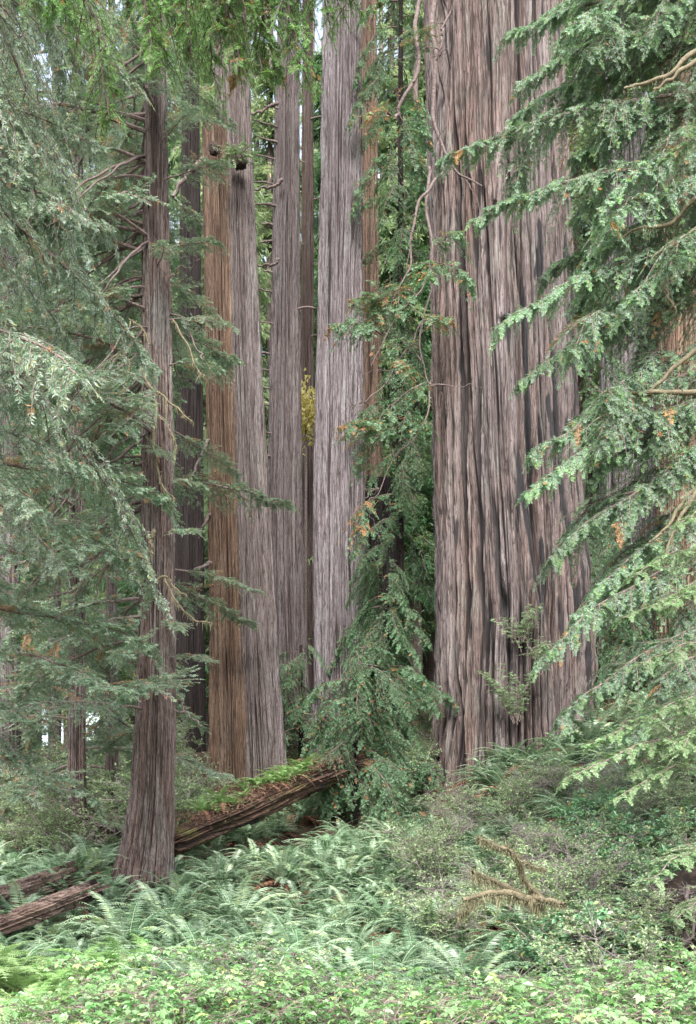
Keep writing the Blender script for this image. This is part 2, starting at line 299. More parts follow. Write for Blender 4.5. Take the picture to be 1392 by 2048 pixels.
def trunk(parent, prof, Y, mat, nu=300, nv=420, seed=1, depth=.06, k=14, vs=.16, ztop=None, twist=0., butt=.0, hook=None, charr=0., name='trunk', top_cap=False, smo=6, base=None):
    prof = sorted(prof, key=lambda r: -r[0]); py = np.array([r[0] for r in prof], float)
    z = ZC + (HY - py) / F * Y; c = X(np.array([(r[1] + r[2]) / 2 for r in prof]), Y); rr = np.array([(r[2] - r[1]) / 2 for r in prof]) / F * Y
    zb = z[0] - .9
    zt = ztop if ztop is not None else z[-1]
    zz = np.linspace(zb, zt, nv)
    sl_c = (c[-1] - c[-2]) / (z[-1] - z[-2]); sl_r = (rr[-1] - rr[-2]) / (z[-1] - z[-2])
    C = np.interp(zz, z, c); Rr = np.interp(zz, z, rr); ab = zz > z[-1]
    C[ab] = c[-1] + sl_c * (zz[ab] - z[-1]); Rr[ab] = np.maximum(rr[-1] + min(sl_r, -.002) * (zz[ab] - z[-1]), rr[-1] * .4)
    C = smooth1(C, smo); Rr = smooth1(Rr, smo)
    uu = np.arange(nu) / nu; U, Zg = np.meshgrid(uu, zz); hz = Zg - zb
    wp = .016 * pn(U * 5, hz * .08, 5, seed + 1) + .005 * pn(U * 16, hz * .4, 16, seed + 2) + twist * hz
    def fur(kk, s, w, sd):
        nn = pn((U + wp) * kk, hz * s + 7.3 * sd, kk, seed + sd); return np.clip(np.abs(nn) / w - .12, 0, 1) ** .8
    f1 = fur(k, vs * .55, .12, 3); f2 = fur(int(k * 2.1), vs * 1.1, .16, 5); f3 = fur(int(k * 5), vs * 3.0, .24, 7)
    big = pn((U + wp) * max(4, k // 3), hz * vs * .25, max(4, k // 3), seed + 9)
    rough = pn(U * k * 9, hz * vs * 26, k * 9, seed + 11)
    rough2 = pn((U + wp) * k * 4, hz * vs * 9, k * 4, seed + 12)
    dis = depth * (.45 * rough2 + 1.35 * (f1 - 1) + .8 * (f2 - 1) + .45 * (f3 - 1) + 1.0 * big + .26 * rough)
    ridge = np.clip(np.clip(f1 * 1.25, 0, 1) * (.40 + .36 * f2 + .24 * f3) + .25 * rough + .12 * rough2, 0, 1)
    if butt:
        fl = np.exp(-np.maximum(hz - .9, 0) / butt[1]); dis = dis + butt[0] * fl * (pn(U * butt[2], hz * .1, butt[2], seed + 13) * 1.6 + .1)
    ch = np.clip((pn(U * k * 1.3, hz * vs * .8, int(k * 1.3) or None, seed + 17) - (.55 - charr)) * 6, 0, 1) if charr else np.zeros_like(U)
    ang = (U - .5) * 2 * np.pi      # 0 faces the camera
    if hook: dis, ridge, ch = hook(ang, ZZ_to_py(Zg, Y), C[:, None], Rr[:, None], dis, ridge, ch, hz)
    rad = Rr[:, None] + dis + depth * .7
    Vx = C[:, None] + rad * np.sin(ang); Vy = Y - rad * np.cos(ang); V = np.stack([Vx, Vy, Zg], -1)
    org = np.array(parent.location) if parent is not None else np.zeros(3)
    i = np.arange(nv - 1)[:, None] * nu; j = np.arange(nu)[None]; j2 = (j + 1) % nu
    Q = np.stack([i + j, i + j2, i + nu + j2, i + nu + j], -1).reshape(-1, 4)
    V = V.reshape(-1, 3) - org; ex_r, ex_c = ridge.ravel(), ch.ravel()
    if top_cap:    # jagged broken top
        cen = V[-nu:].mean(0) - np.array((0, 0, .25)); inner = cen + (V[-nu:] - cen) * .35
        V[-nu:, 2] += .22 * pn(uu * 14, uu * 0 + 3.1, 14, seed) + .1 * pn(uu * 40, uu * 0 + 1.1, 40, seed)
        b = len(V); V = np.vstack([V, inner]); jj = np.arange(nu); a0 = (nv - 1) * nu
        Q = np.vstack([Q, np.stack([a0 + jj, a0 + (jj + 1) % nu, b + (jj + 1) % nu, b + jj], -1)])
        Q = np.vstack([Q, [[b + q, b + (q + 1), b + nu - 2 - q, b + nu - 1 - q] for q in range(nu // 2 - 1)]])
        ex_r = np.r_[ex_r, np.zeros(nu)]; ex_c = np.r_[ex_c, np.zeros(nu)]
    gg = G().add(V, Q)
    return gg.build(name, mat, parent, True, {'ridge': ex_r, 'char': ex_c})
def ZZ_to_py(z, Y): return HY - (z - ZC) * F / Y

def tree_thing(name, label, px, Y, group=None, cat='tree', py=None):
    x = X(px, Y); return thing(name, label, cat, (x, Y, gz(x, Y)), group)
def limb(parent, pts, r0, mat, name='limb', r1=None, n=6, res=24, seed=0, wob=.02):
    P = spline(np.array(pts), res); q = np.random.default_rng(seed); t = np.linspace(0, 1, res)
    off = np.stack([pn(t * 7 + seed, t * 0 + k + .5, seed=seed % 20) for k in range(3)], 1) * wob * 3; off[0] = 0
    rad = r0 + (r1 if r1 is not None else r0 * .25) * t - r0 * t
    V, Q = tube(P + off - np.array(parent.location), rad, n)
    return G().add(V, Q).build(name, mat, parent, True), P + off
def mossy(parent, P, r, dens=120, hang=.12, name='moss', seed=0, origin=None):
    q = np.random.default_rng(seed + 77); L = np.linalg.norm(np.diff(P, axis=0), axis=1).sum(); n = int(dens * L)
    t = q.random(n) * (len(P) - 1.001); i = t.astype(int); B = P[i] + (P[i + 1] - P[i]) * (t - i)[:, None]
    a = q.uniform(0, 6.28, n); d = nrm(np.stack([np.cos(a), np.sin(a) * .8, q.normal(-.4, .8, n)], 1)); B = B + d * r * .8
    h = q.random(n) < .45
    D = np.where(h[:, None], np.stack([q.normal(0, .12, n), q.normal(0, .12, n), -np.ones(n)], 1), d + q.normal(0, .5, (n, 3)))
    Ls = np.where(h, q.gamma(2, hang / 2, n) + .02, q.uniform(.02, .05, n)); N = nrm(q.normal(0, 1, (n, 3)))
    org = np.zeros(3) if origin is None else np.array(origin)
    return G().add(*leafq(B - org, D, N, Ls, q.uniform(.006, .014, n), mid=.3), t=np.repeat(np.clip(q.normal(.5, .25, n), 0, 1), 4)).build(name, M['moss'], parent)

# ---- foliage boughs
ST = {
 'blue':   dict(gap=.062, sl=.60, ang=58, droop=.16, m=12, tl=.17, q=5, L=.043, W=.0120, start=.22, r=.022),
 'silver': dict(gap=.062, sl=.60, ang=48, droop=.75, m=11, tl=.15, q=4, L=.046, W=.0130, start=.15, r=.018),
 'green':  dict(gap=.038, sl=.50, ang=58, droop=.75, m=16, tl=.135, q=6, L=.032, W=.0075, start=.18, r=.022, tipb=.5),
 'needle': dict(gap=.050, sl=.38, ang=52, droop=.55, m=11, tl=.12, q=8, L=.022, W=.0050, start=.08, r=.012),
 'pale':   dict(gap=.045, sl=.42, ang=55, droop=.30, m=17, tl=.085, q=5, L=.022, W=.0065, start=.12, r=.012),
 'sprout': dict(gap=.07, sl=.26, ang=60, droop=.25, m=7, tl=.10, q=4, L=.030, W=.009, start=.15, r=.007),
 'mid':    dict(gap=.075, sl=.65, ang=58, droop=.65, m=10, tl=.20, q=3, L=.065, W=.022, start=.15, r=.024),
}
def bough_geo(main, st, rg, r0=None, dead=.03, dens=1.0, base=.42, spread=.23, tipscale=.35):
    s = ST[st]; P = spline(main, 26); r0 = r0 or s['r']; t = np.linspace(0, 1, 26)
    P = P + np.stack([pn(t * 5 + rg.random() * 90, t * 0 + k, seed=k) for k in range(3)], 1) * .09 * t[:, None] ** .5
    wood = G().add(*tube(P, r0 * (1 - t) ** .8 + .004, 6))
    seg = np.linalg.norm(np.diff(P, axis=0), axis=1); cs = np.r_[0, np.cumsum(seg)]; Lm = cs[-1]
    n = max(6, int(Lm * (1 - s['start']) / s['gap'] * dens)); f = s['start'] + (1 - s['start']) * (np.arange(n) + rg.random(n) * .8) / n
    pos = f * Lm; B = np.stack([np.interp(pos, cs, P[:, k]) for k in range(3)], 1); T0 = nrm(np.gradient(P, axis=0)); T = nrm(np.stack([np.interp(pos, cs, T0[:, k]) for k in range(3)], 1))
    S = nrm(np.cross(T, UP) + 1e-4); Un = np.cross(S, T); sd = np.where(np.arange(n) % 2, 1., -1.)[:, None]
    th = np.radians(rg.normal(s['ang'], 13, n))[:, None]
    D = nrm(T * np.cos(th) + S * sd * np.sin(th) + Un * rg.normal(.05, .22, (n, 1)))
    prof = np.clip((1.05 - f) / .55, tipscale, 1) * np.clip((f - s['start'] + .12) / .25, .35, 1)
    Ls = (s['sl'] * prof * rg.uniform(.5, 1.3, n))
    K = 5; ta = np.linspace(0, 1, K + 1)
    wig = rg.normal(0, .06, (n, 1, 3)) * (ta ** 2)[None, :, None]
    C = B[:, None] + D[:, None] * (Ls[:, None] * ta)[..., None] + Ls[:, None, None] * wig - UP * (s['droop'] * rg.uniform(.6, 1.4, (n, 1)) * Ls[:, None] * ta ** 2)[..., None]
    ra = (.0022 + .005 * Ls[:, None] * (1 - ta[:-1])); wood.add(*prisms(C[:, :-1], C[:, 1:], ra * 1.3, ra))
    # tertiary twiglets
    m = s['m']; tj = (np.arange(m) + .6) / m; tj = tj[None] + rg.uniform(-.3, .3, (n, m)) / m; tj = np.clip(tj, .02, .98)
    ii = np.minimum((tj * K).astype(int), K - 1); fr = (tj * K - ii)[..., None]; r_ = np.arange(n)[:, None]
    Bt = C[r_, ii] * (1 - fr) + C[r_, ii + 1] * fr; Tt = nrm(C[r_, ii + 1] - C[r_, ii])
    St = nrm(np.cross(Tt, np.broadcast_to(UP, Tt.shape)) + 1e-4); Ut = np.cross(St, Tt)
    sd2 = np.where(np.arange(m) % 2, 1., -1.)[None, :, None]
    a2 = np.radians(rg.normal(50, 12, (n, m)))[..., None]
    Dt = nrm(Tt * np.cos(a2) + St * sd2 * np.sin(a2) + Ut * rg.normal(0, .18, (n, m, 1)) - UP * s['droop'] * .35)
    Lt = s['tl'] * (1.1 - .75 * tj) * rg.uniform(.6, 1.25, (n, m)) * np.clip(Ls / s['sl'] + .35, .5, 1.1)[:, None]
    last = np.arange(m) == m - 1; Dt[:, last] = Tt[:, last]; Lt[:, last] = s['tl'] * .55
    wood.add(*prisms(Bt, Bt + Dt * Lt[..., None] * .8, .0022, .0012))
    # leaves on the twiglets
    q = s['q']; tq = (np.arange(q) + .4) / q; sd3 = np.array((-1., 1.))
    Nt = nrm(Ut * 1.0 + rg.normal(0, .35, Ut.shape)); Sl = nrm(np.cross(Dt, Nt))
    Bl = Bt[:, :, None, None] + Dt[:, :, None, None] * (Lt[..., None, None] * tq[None, None, :, None])[..., None]
    Bl = np.broadcast_to(Bl, (n, m, q, 2, 3))
    Dl = Dt[:, :, None, None] * .62 + Sl[:, :, None, None] * sd3[None, None, None, :, None] * .8 + rg.normal(0, .16, (n, m, q, 2, 3))
    Nl = Nt[:, :, None, None] + rg.normal(0, .3, (n, m, q, 2, 3))
    Ll = s['L'] * rg.uniform(.7, 1.25, (n, m, q, 2)) * (1.15 - .5 * tq)[None, None, :, None]
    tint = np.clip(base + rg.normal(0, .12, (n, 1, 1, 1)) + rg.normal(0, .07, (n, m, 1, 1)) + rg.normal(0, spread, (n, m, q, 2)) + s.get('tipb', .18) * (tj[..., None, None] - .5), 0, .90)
    tint = np.where((rg.random((n, m, 1, 1)) < dead) | (rg.random((n, 1, 1, 1)) < dead * .6), .985, tint)
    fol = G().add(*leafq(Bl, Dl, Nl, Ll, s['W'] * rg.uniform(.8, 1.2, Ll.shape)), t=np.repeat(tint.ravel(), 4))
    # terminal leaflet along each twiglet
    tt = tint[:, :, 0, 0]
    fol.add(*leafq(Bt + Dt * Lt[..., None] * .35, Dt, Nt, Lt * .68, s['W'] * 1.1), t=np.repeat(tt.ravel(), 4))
    return wood, fol

M['sprout'] = M['pale']
BARKS = dict(sprout='twig', blue='twig', silver='twig', green='twig', needle='darklimb', pale='twig', mid='darklimb')
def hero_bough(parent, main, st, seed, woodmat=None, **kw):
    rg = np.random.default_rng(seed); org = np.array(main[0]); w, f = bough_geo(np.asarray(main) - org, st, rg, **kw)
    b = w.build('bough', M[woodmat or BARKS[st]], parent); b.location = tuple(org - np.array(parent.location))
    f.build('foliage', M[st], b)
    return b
_var = {}
def variants(st, key, shapes, seed, **kw):
    out = []
    for i, sh in enumerate(shapes):
        w, f = bough_geo(np.array(sh, float), st, np.random.default_rng(seed + i), **kw)
        out.append((w.mesh('bough', [M[BARKS[st]]]), f.mesh('foliage', [M[st]])))
    _var[key] = out
def put_bough(parent, key, i, loc, az, pitch=0, scale=1., roll=0):
    w, f = _var[key][i % len(_var[key])]
    b = link('bough', w, parent); b.location = tuple(np.array(loc) - np.array(parent.location)); b.rotation_euler = (roll, pitch, az); b.scale = (scale,) * 3
    link('foliage', f, b)
    return b
# drooping side boughs along +X
variants('blue', 'blue', [[(0, 0, 0), (.7, .05, -.05), (1.4, .1, -.30), (2.2, .0, -.70), (2.9, -.1, -1.05)],
                          [(0, 0, 0), (.6, -.05, .12), (1.3, -.1, -.05), (2.1, .1, -.35), (2.7, .3, -.6)],
                          [(0, 0, 0), (.5, .0, -.15), (1.0, .1, -.5), (1.6, .1, -1.0), (2.1, .05, -1.45)],
                          [(0, 0, 0), (.6, .08, .0), (1.2, .1, -.2), (1.7, .0, -.35), (2.2, -.1, -.7)],
                          [(0, 0, 0), (.4, .0, .0), (.8, .05, -.12), (1.2, .05, -.3)]], 100)
variants('blue', 'tier', [[(0, 0, 0), (.6, .0, .02), (1.2, .06, -.04), (1.8, .0, -.16), (2.4, -.05, -.36)],
                          [(0, 0, 0), (.5, -.05, .06), (1.0, -.05, .04), (1.6, .05, -.06), (2.0, .1, -.20)],
                          [(0, 0, 0), (.4, .0, -.05), (.8, .05, -.16), (1.2, .05, -.34), (1.6, .0, -.56)],
                          [(0, 0, 0), (.7, .08, .05), (1.4, .1, .03), (2.1, .0, -.1), (2.8, -.15, -.3)]], 150, dens=1.15, base=.5)
variants('silver', 'flat', [[(0, 0, 0), (.6, .0, .02), (1.2, .06, -.06), (1.8, .0, -.22), (2.4, -.05, -.50)],
                          [(0, 0, 0), (.5, -.05, .06), (1.0, -.05, .02), (1.6, .05, -.12), (2.0, .1, -.30)],
                          [(0, 0, 0), (.7, .08, .05), (1.4, .1, .0), (2.1, .0, -.18), (2.7, -.15, -.45)]], 170, base=.5, dead=.015)
variants('silver', 'silver', [[(0, 0, 0), (.6, .05, -.1), (1.2, .1, -.6), (1.7, .05, -1.3), (2.0, 0, -2.1)],
                              [(0, 0, 0), (.7, -.05, -.1), (1.4, -.1, -.5), (2.2, .0, -1.2), (2.7, .1, -2.0)],
                              [(0, 0, 0), (.5, .05, -.2), (.9, .0, -.8), (1.2, .1, -1.5), (1.35, .15, -2.2)],
                              [(0, 0, 0), (.7, .1, .1), (1.5, .05, -.15), (2.2, -.1, -.6)]], 200, base=.5, dead=.015)
variants('green', 'green', [[(0, 0, 0), (.7, .05, .1), (1.4, .1, -.1), (2.1, .0, -.5), (2.7, -.1, -1.0)],
                            [(0, 0, 0), (.5, -.05, .05), (1.1, -.1, -.2), (1.6, .0, -.6), (2.0, .1, -1.1)],
                            [(0, 0, 0), (.4, .05, -.2), (.8, .0, -.7), (1.0, .1, -1.2), (1.1, .1, -1.7)],
                            [(0, 0, 0), (.4, .05, .05), (.9, .0, -.1), (1.4, .1, -.35)]], 300)
variants('mid', 'mid', [[(0, 0, 0), (.7, .05, .0), (1.4, .1, -.35), (2.1, .0, -.9), (2.6, -.1, -1.6)],
                        [(0, 0, 0), (.5, -.05, -.1), (1.0, -.1, -.5), (1.4, .0, -1.1), (1.6, .1, -1.8)],
                        [(0, 0, 0), (.6, .05, .1), (1.2, .0, -.05), (1.8, .1, -.4)],
                        [(0, 0, 0), (.4, .0, -.3), (.6, .05, -.9), (.75, .05, -1.6)]], 400)

def dress(parent, key, trunk_c, z0, z1, n, seed, az=None, sc0=1.0, sc1=.6, pitch=(0, .2), r=.1, jit=.3):
    """n boughs round a trunk; trunk_c(z) gives its axis; az = None or (centre, half-width)"""
    q = np.random.default_rng(seed)
    for i in range(n):
        z = z0 + (z1 - z0) * (i + q.random()) / n; c = trunk_c(z)
        a = q.uniform(0, 6.283) if az is None else az[0] + q.uniform(-az[1], az[1])
        p = np.array((c[0] + r * math.cos(a), c[1] + r * math.sin(a), z))
        t = (z - z0) / (z1 - z0)
        put_bough(parent, key, int(q.integers(0, 99)), p, a, q.uniform(*pitch), (sc0 + (sc1 - sc0) * t) * q.uniform(1 - jit, 1 + jit), q.normal(0, .2))
def axis(prof, Y):
    pr = sorted(prof, key=lambda r: -r[0]); z = [Zp(r[0], Y) for r in pr]; c = [X((r[1] + r[2]) / 2, Y) for r in pr]
    return lambda zz: (float(np.interp(zz, z, c)), Y)

# ================================================================== the big redwood
YB = 26.0
big_prof = [(1600, 846, 1212), (1560, 850, 1206), (1480, 857, 1196), (1400, 864, 1190), (1250, 869, 1186), (1100, 867, 1174), (850, 863, 1160), (600, 860, 1149), (400, 855, 1141), (250, 853, 1134), (0, 847, 1124)]
big = tree_thing('giant_redwood', 'giant redwood trunk, widest in the scene, deeply furrowed with blackened burn streaks', 1020, YB)
def big_hook(ang, py, C, Rr, dis, ridge, ch, hz):
    vis = np.cos(ang) > 0
    px = W0 / 2 + (C + Rr * np.sin(ang)) / YB * F
    def gauss(cx, w): return np.exp(-((px - cx) / w) ** 2) * vis
    def band(a, b, s=25): return 1 / (1 + np.exp(-(py - a) / s)) / (1 + np.exp((py - b) / s))
    wob = 5 * pn(py * .012, py * 0 + .5, seed=2)
    dis = dis * (1 - .35 / (1 + np.exp((py - 450) / 120))); rib = np.interp(py, [380, 700, 950, 1200, 1300], [972, 982, 1003, 1040, 1055]) + wob
    rb = gauss(rib, 13) * band(380, 1230, 20); dis = dis * (1 - .8 * rb) + .13 * rb; ridge = np.maximum(ridge, rb * .95)
    dis = dis - .13 * gauss(rib + 22, 8) * band(560, 1300) - .07 * gauss(rib - 20, 6) * band(480, 1150)
    for cx, pts, w, d, a, b in ((0, ([0, 120, 260, 340], [886, 882, 880, 876]), 8, .95, -900, 262), (0, ([930, 1100, 1250], [1012, 1030, 1062]), 9, .16, 940, 1260),
                              (0, ([700, 1000, 1320], [1078, 1100, 1135]), 7, .14, 720, 1350), (0, ([900, 1150, 1350], [942, 946, 952]), 6, .10, 800, 1330),
                              (0, ([300, 700, 1200], [905, 912, 925]), 5, .10, 330, 1300), (0, ([500, 1000, 1400], [1120, 1138, 1160]), 6, .15, 600, 1500),
                              (0, ([1300, 1430, 1600], [908, 904, 903]), 9, .5, 1430, 1700), (0, ([1000, 1250, 1450], [965, 985, 1010]), 7, .12, 1020, 1420)):
        g_ = gauss(np.interp(py, *pts) + wob, w) * band(a, b); dis = dis - d * g_; ch = np.maximum(ch, np.clip((g_ - .35) * 3, 0, 1) * min(.9, d * 6)); ridge = ridge * (1 - .8 * np.clip(g_, 0, 1))  # each fissure also gets its shade painted in as black
    hole = np.exp(-((px - 986) / 10) ** 2 - ((py - 1243) / 34) ** 2) * vis; dis = dis - .32 * hole; ch = np.maximum(ch, hole)  # the hollow's inner shade is painted black along with the dent
    for hx, hy, hw, hh in ((971, 497, 4, 7), (985, 716, 6, 6)):
        h2 = np.exp(-((px - hx) / hw) ** 2 - ((py - hy) / hh) ** 2) * vis; dis = dis - .16 * h2; ch = np.maximum(ch, h2 * .8)  # small holes get their shade painted in too
    # burn scars
    st = pn(ang / 6.2832 * 60 + .4 * pn(py * .01, ang * 2), py * .006, 60, 31) + .5 * pn(ang / 6.2832 * 130, py * .012, 130, 32)
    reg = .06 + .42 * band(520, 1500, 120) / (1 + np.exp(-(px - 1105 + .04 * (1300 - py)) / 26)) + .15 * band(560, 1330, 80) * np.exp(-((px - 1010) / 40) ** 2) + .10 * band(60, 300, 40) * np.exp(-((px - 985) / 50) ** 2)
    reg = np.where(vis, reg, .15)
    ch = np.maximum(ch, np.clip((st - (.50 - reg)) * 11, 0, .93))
    ch = np.maximum(ch, np.clip((.16 - ridge) * 9, 0, 1) * .88 * (.35 + .65 * band(480, 1900, 160)))     # recess shade painted into the furrows as char, strongest low down
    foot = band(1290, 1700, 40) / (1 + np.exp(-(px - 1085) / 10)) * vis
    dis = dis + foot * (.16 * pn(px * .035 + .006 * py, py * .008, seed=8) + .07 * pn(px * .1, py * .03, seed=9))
    ch = np.maximum(ch, np.clip(vis * .42 * band(620, 1900, 220) * np.clip(.45 + (px - 1000) / 260 + 1.1 * pn(px * .03, py * .004, seed=14), 0, 1), 0, .45))  # shade low on the trunk, painted in as a broad char tint
    low = band(1100, 1800, 120) * vis
    dis = dis + low * .06 * pn(px * .05 + 2 * pn(py * .01, px * .01), py * .012, seed=10)
    return dis, ridge, ch
big_prof = [(a, b + 9, c - 11) for a, b, c in big_prof]
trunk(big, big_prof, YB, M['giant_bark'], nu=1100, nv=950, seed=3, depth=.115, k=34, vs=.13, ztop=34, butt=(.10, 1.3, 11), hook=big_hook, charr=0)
b_ = lambda px, py, Y=24.0: at(px, py, Y)
hang = [([b_(868, -30, 24.2), b_(866, 60, 24.1), b_(871, 140, 24.0), b_(868, 235, 24.0), b_(882, 300, 23.9), b_(912, 348, 23.9), b_(968, 372, 23.9)], .10, .022),
        ([b_(892, 330, 24.2), b_(862, 372, 23.8), b_(836, 402, 23.6), b_(826, 470, 23.6), b_(815, 535, 23.6), b_(785, 610, 23.7), b_(760, 700, 23.9)], .085, .02),
        ([b_(858, 335, 24.3), b_(853, 400, 23.9), b_(864, 500, 23.8), b_(846, 575, 23.7), b_(790, 640, 23.6), b_(738, 735, 23.6)], .085, .018),
        ([b_(866, 480, 24.3), b_(858, 600, 24), b_(840, 690, 23.8), b_(862, 762, 23.9), b_(902, 778, 23.9)], .05, .02),
        ([b_(862, 760, 24), b_(846, 850, 23.7), b_(800, 905, 23.6), b_(752, 985, 23.6), b_(705, 1030, 23.6)], .045, .012),
        ([b_(840, 0, 24.5), b_(828, 70, 24.2), b_(842, 130, 24.0), b_(800, 215, 24.0), b_(790, 240, 24.0)], .11, .05),
        ([b_(905, 20, 24.0), b_(884, 60, 23.9), b_(880, 110, 23.9)], .06, .03),
        ([b_(855, 760, 24), b_(790, 800, 23.6), b_(770, 860, 23.6), b_(730, 900, 23.6)], .04, .012),
        ([b_(850, 640, 24), b_(800, 720, 23.7), b_(745, 790, 23.6), b_(700, 812, 23.6)], .04, .012)]
for i, (pts, r0, r1) in enumerate(hang): lo, P = limb(big, pts, r0 * (.48 if i else .7), M['limb'], r1=r1 * .7, res=46, seed=i + 3, n=8, wob=.035)
for i, (pts, r0, r1) in enumerate(hang):     # fine side twigs with a few sprays
    P = spline(np.array(pts), 40); q = np.random.default_rng(2200 + i)
    for k in range(7):
        p = P[int(q.integers(12, 40))]; d = nrm(np.array((q.normal(-.5, .7), q.uniform(-.6, .2), q.normal(-.3, .5)))) * q.uniform(.4, 1.1)
        if q.random() < .45: limb(big, [p, p + d * .4 + UP * .05, p + d - UP * .15], .014, M['limb'], name='twig', r1=.004, res=10, n=4, seed=k + i, wob=.03)
        elif i not in (0, 6): hero_bough(big, [p, p + d * .4 + UP * .08, p + d * .8, p + d * 1.2 - UP * .2], 'mid', 2300 + 10 * i + k, r0=.010, dead=.06 if k % 4 else .35, base=.55)
# sprouts growing out of its foot
for i, (px, py, w) in enumerate(((1040, 1285, .75), (1032, 1440, 1.05), (1075, 1330, .45))):
    for k in range(11):
        rg = np.random.default_rng(600 + 20 * i + k); p = at(px + rg.normal(0, 8), py + rg.normal(0, 12), 23.95 - .25 * i); a = rg.uniform(-3.1, 0); w2 = w * rg.uniform(.6, 1.1); o_ = rg.uniform(.15, .9)
        d = np.array((math.cos(a) * o_, math.sin(a) * .5 * o_, 0))
        hero_bough(big, [p, p + d * .3 * w2 + UP * .4 * w2, p + d * .7 * w2 + UP * .8 * w2, p + d * 1.1 * w2 + UP * 1.05 * w2], 'sprout', 640 + 20 * i + k, base=.85)

# ================================================================== trunks of the middle distance
Y2 = 25.0
t2 = tree_thing('double_redwood', 'two fused redwood stems, tan left stem snapped off short beside taller grey stem', 490, Y2)
profL = [(1580, 412, 520), (1500, 420, 508), (1300, 424, 492), (1000, 419, 482), (700, 414, 470), (400, 408, 461), (252, 407, 455)]
profR = [(1580, 462, 578), (1470, 466, 565), (1300, 462, 553), (1000, 456, 535), (700, 446, 518), (400, 440, 505), (180, 434, 497), (0, 432, 488)]
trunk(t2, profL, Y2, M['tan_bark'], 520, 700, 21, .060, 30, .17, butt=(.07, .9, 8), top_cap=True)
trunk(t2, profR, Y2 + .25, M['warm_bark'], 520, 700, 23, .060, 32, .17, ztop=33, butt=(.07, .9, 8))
limb(t2, [at(412, 318, 25), at(392, 332, 25), at(366, 362, 24.9), at(345, 392, 24.9)], .075, M['limb'], r1=.04, n=8)
limb(t2, [at(420, 1030, 24.8), at(404, 1055, 24.6), at(396, 1075, 24.5)], .05, M['darklimb'])
limb(t2, [at(422, 1127, 24.7), at(400, 1136, 24.4), at(383, 1142, 24.2)], .055, M['limb'])
limb(t2, [at(420, 880, 24.8), at(404, 905, 24.5), at(388, 945, 24.4), at(376, 972, 24.4)], .045, M['limb'], r1=.02)
for i, (px, py) in enumerate(((428, 298), (478, 326))):   # burls
    p = at(px, py, Y2 - .62 + .2 * i); q = np.random.default_rng(i); th = np.linspace(0, np.pi, 18); ph = np.linspace(0, 2 * np.pi, 28, endpoint=False)
    TH, PH = np.meshgrid(th, ph, indexing='ij'); rr = (.18 if i else .12) * (1 + .5 * pn(PH * 2.2, TH * 2.4, seed=i + 3) + .35 * pn(PH * 5, TH * 5, seed=i + 5))
    V = np.stack([rr * np.sin(TH) * np.cos(PH), rr * np.sin(TH) * np.sin(PH) * .8, rr * np.cos(TH) * (.7 if i else 1.2)], -1).reshape(-1, 3) + p - np.array(t2.location)
    ii = np.arange(17)[:, None] * 28; jj = np.arange(28)[None]
    G().add(V, np.stack([ii + jj, ii + (jj + 1) % 28, ii + 28 + (jj + 1) % 28, ii + 28 + jj], -1)).build('burl', M['brown_bark'], t2, True, {'ridge': np.full(504, .3), 'char': np.zeros(504)})
rg = np.random.default_rng(5)
for k in range(5): 
    p = at(478, 322, Y2 - .7); d = nrm(np.array((rg.normal(0, 1), -.6, rg.uniform(0, 1))))
    hero_bough(t2, [p, p + d * .2, p + d * .4 - UP * .05], 'pale', 700 + k)

def stubs(parent, prof, Y, n, seed, side=-1, y0=150, y1=1150, ln=(.3, 1.0), r=.032, mat='limb'):
    q = np.random.default_rng(seed); pr = sorted(prof, key=lambda r: r[0]); ys = [p[0] for p in pr]
    for i in range(n):
        py = y0 + (y1 - y0) * (i + q.random() * .7) / n; xl = np.interp(py, ys, [p[1] for p in pr]); xr = np.interp(py, ys, [p[2] for p in pr]); sgn = side if q.random() < .8 else -side
        x = xl + 4 if sgn < 0 else xr - 4; p = at(x, py, Y - q.uniform(-.1, .25)); L = q.uniform(*ln); dz = q.uniform(-.25, .2)
        limb(parent, [p, p + np.array((sgn * L * .4, -.1 * L, .03)), p + np.array((sgn * L * .75, -.2 * L, dz * L * .5)), p + np.array((sgn * L, -.25 * L, dz * L))], r * q.uniform(.6, 1.2), M[mat], name='broken_branch', r1=.015, seed=i, res=10, wob=.01)
Y3 = 30.0
p3 = [(1400, 538, 622), (1280, 544, 610), (1000, 538, 602), (600, 545, 598), (200, 553, 597), (0, 560, 597)]
t3 = tree_thing('slim_redwood', 'slim grey redwood with horizontal dead branch stubs, right of the double stemmed one', 575, Y3)
trunk(t3, p3 , Y3, M['grey_bark'], 360, 620, 31, .050, 22, .18, ztop=36)
stubs(t3, p3, Y3, 22, 4, -1, 190, 1100, (.35, 1.0))
for pts in ([(557, 208), (540, 212), (520, 225), (500, 226)], [(566, 360), (550, 372), (530, 376), (508, 378)], [(558, 520), (545, 530), (515, 530)]):
    limb(t3, [at(a, b, 29.4) for a, b in pts], .05, M['limb'], r1=.025)
Y4 = 37.0
p4 = [(1350, 600, 632), (1000, 602, 629), (600, 604, 626), (160, 606, 625), (0, 607, 625)]
t4 = tree_thing('thin_redwood', 'thin dark brown redwood seen in the gap between two grey trunks', 614, Y4)
trunk(t4, p4, Y4, M['brown_bark'], 160, 360, 41, .04, 12, .16, ztop=40)
stubs(t4, p4, Y4, 8, 9, 1, 200, 700, (.3, .9), .03)
Y5 = 29.0
p5 = [(1460, 620, 742), (1380, 630, 730), (1000, 627, 725), (600, 637, 722), (200, 645, 720), (0, 650, 718)]
t5 = tree_thing('pale_redwood', 'straight silvery lavender redwood trunk with smooth pale upper half', 680, Y5)
trunk(t5, p5, Y5, M['pale_bark'], 520, 700, 51, .062, 30, .14, ztop=36, butt=(.05, 1., 8), charr=.12)
Y6 = 39.0
p6 = [(1100, 712, 768), (330, 722, 755), (0, 724, 752)]
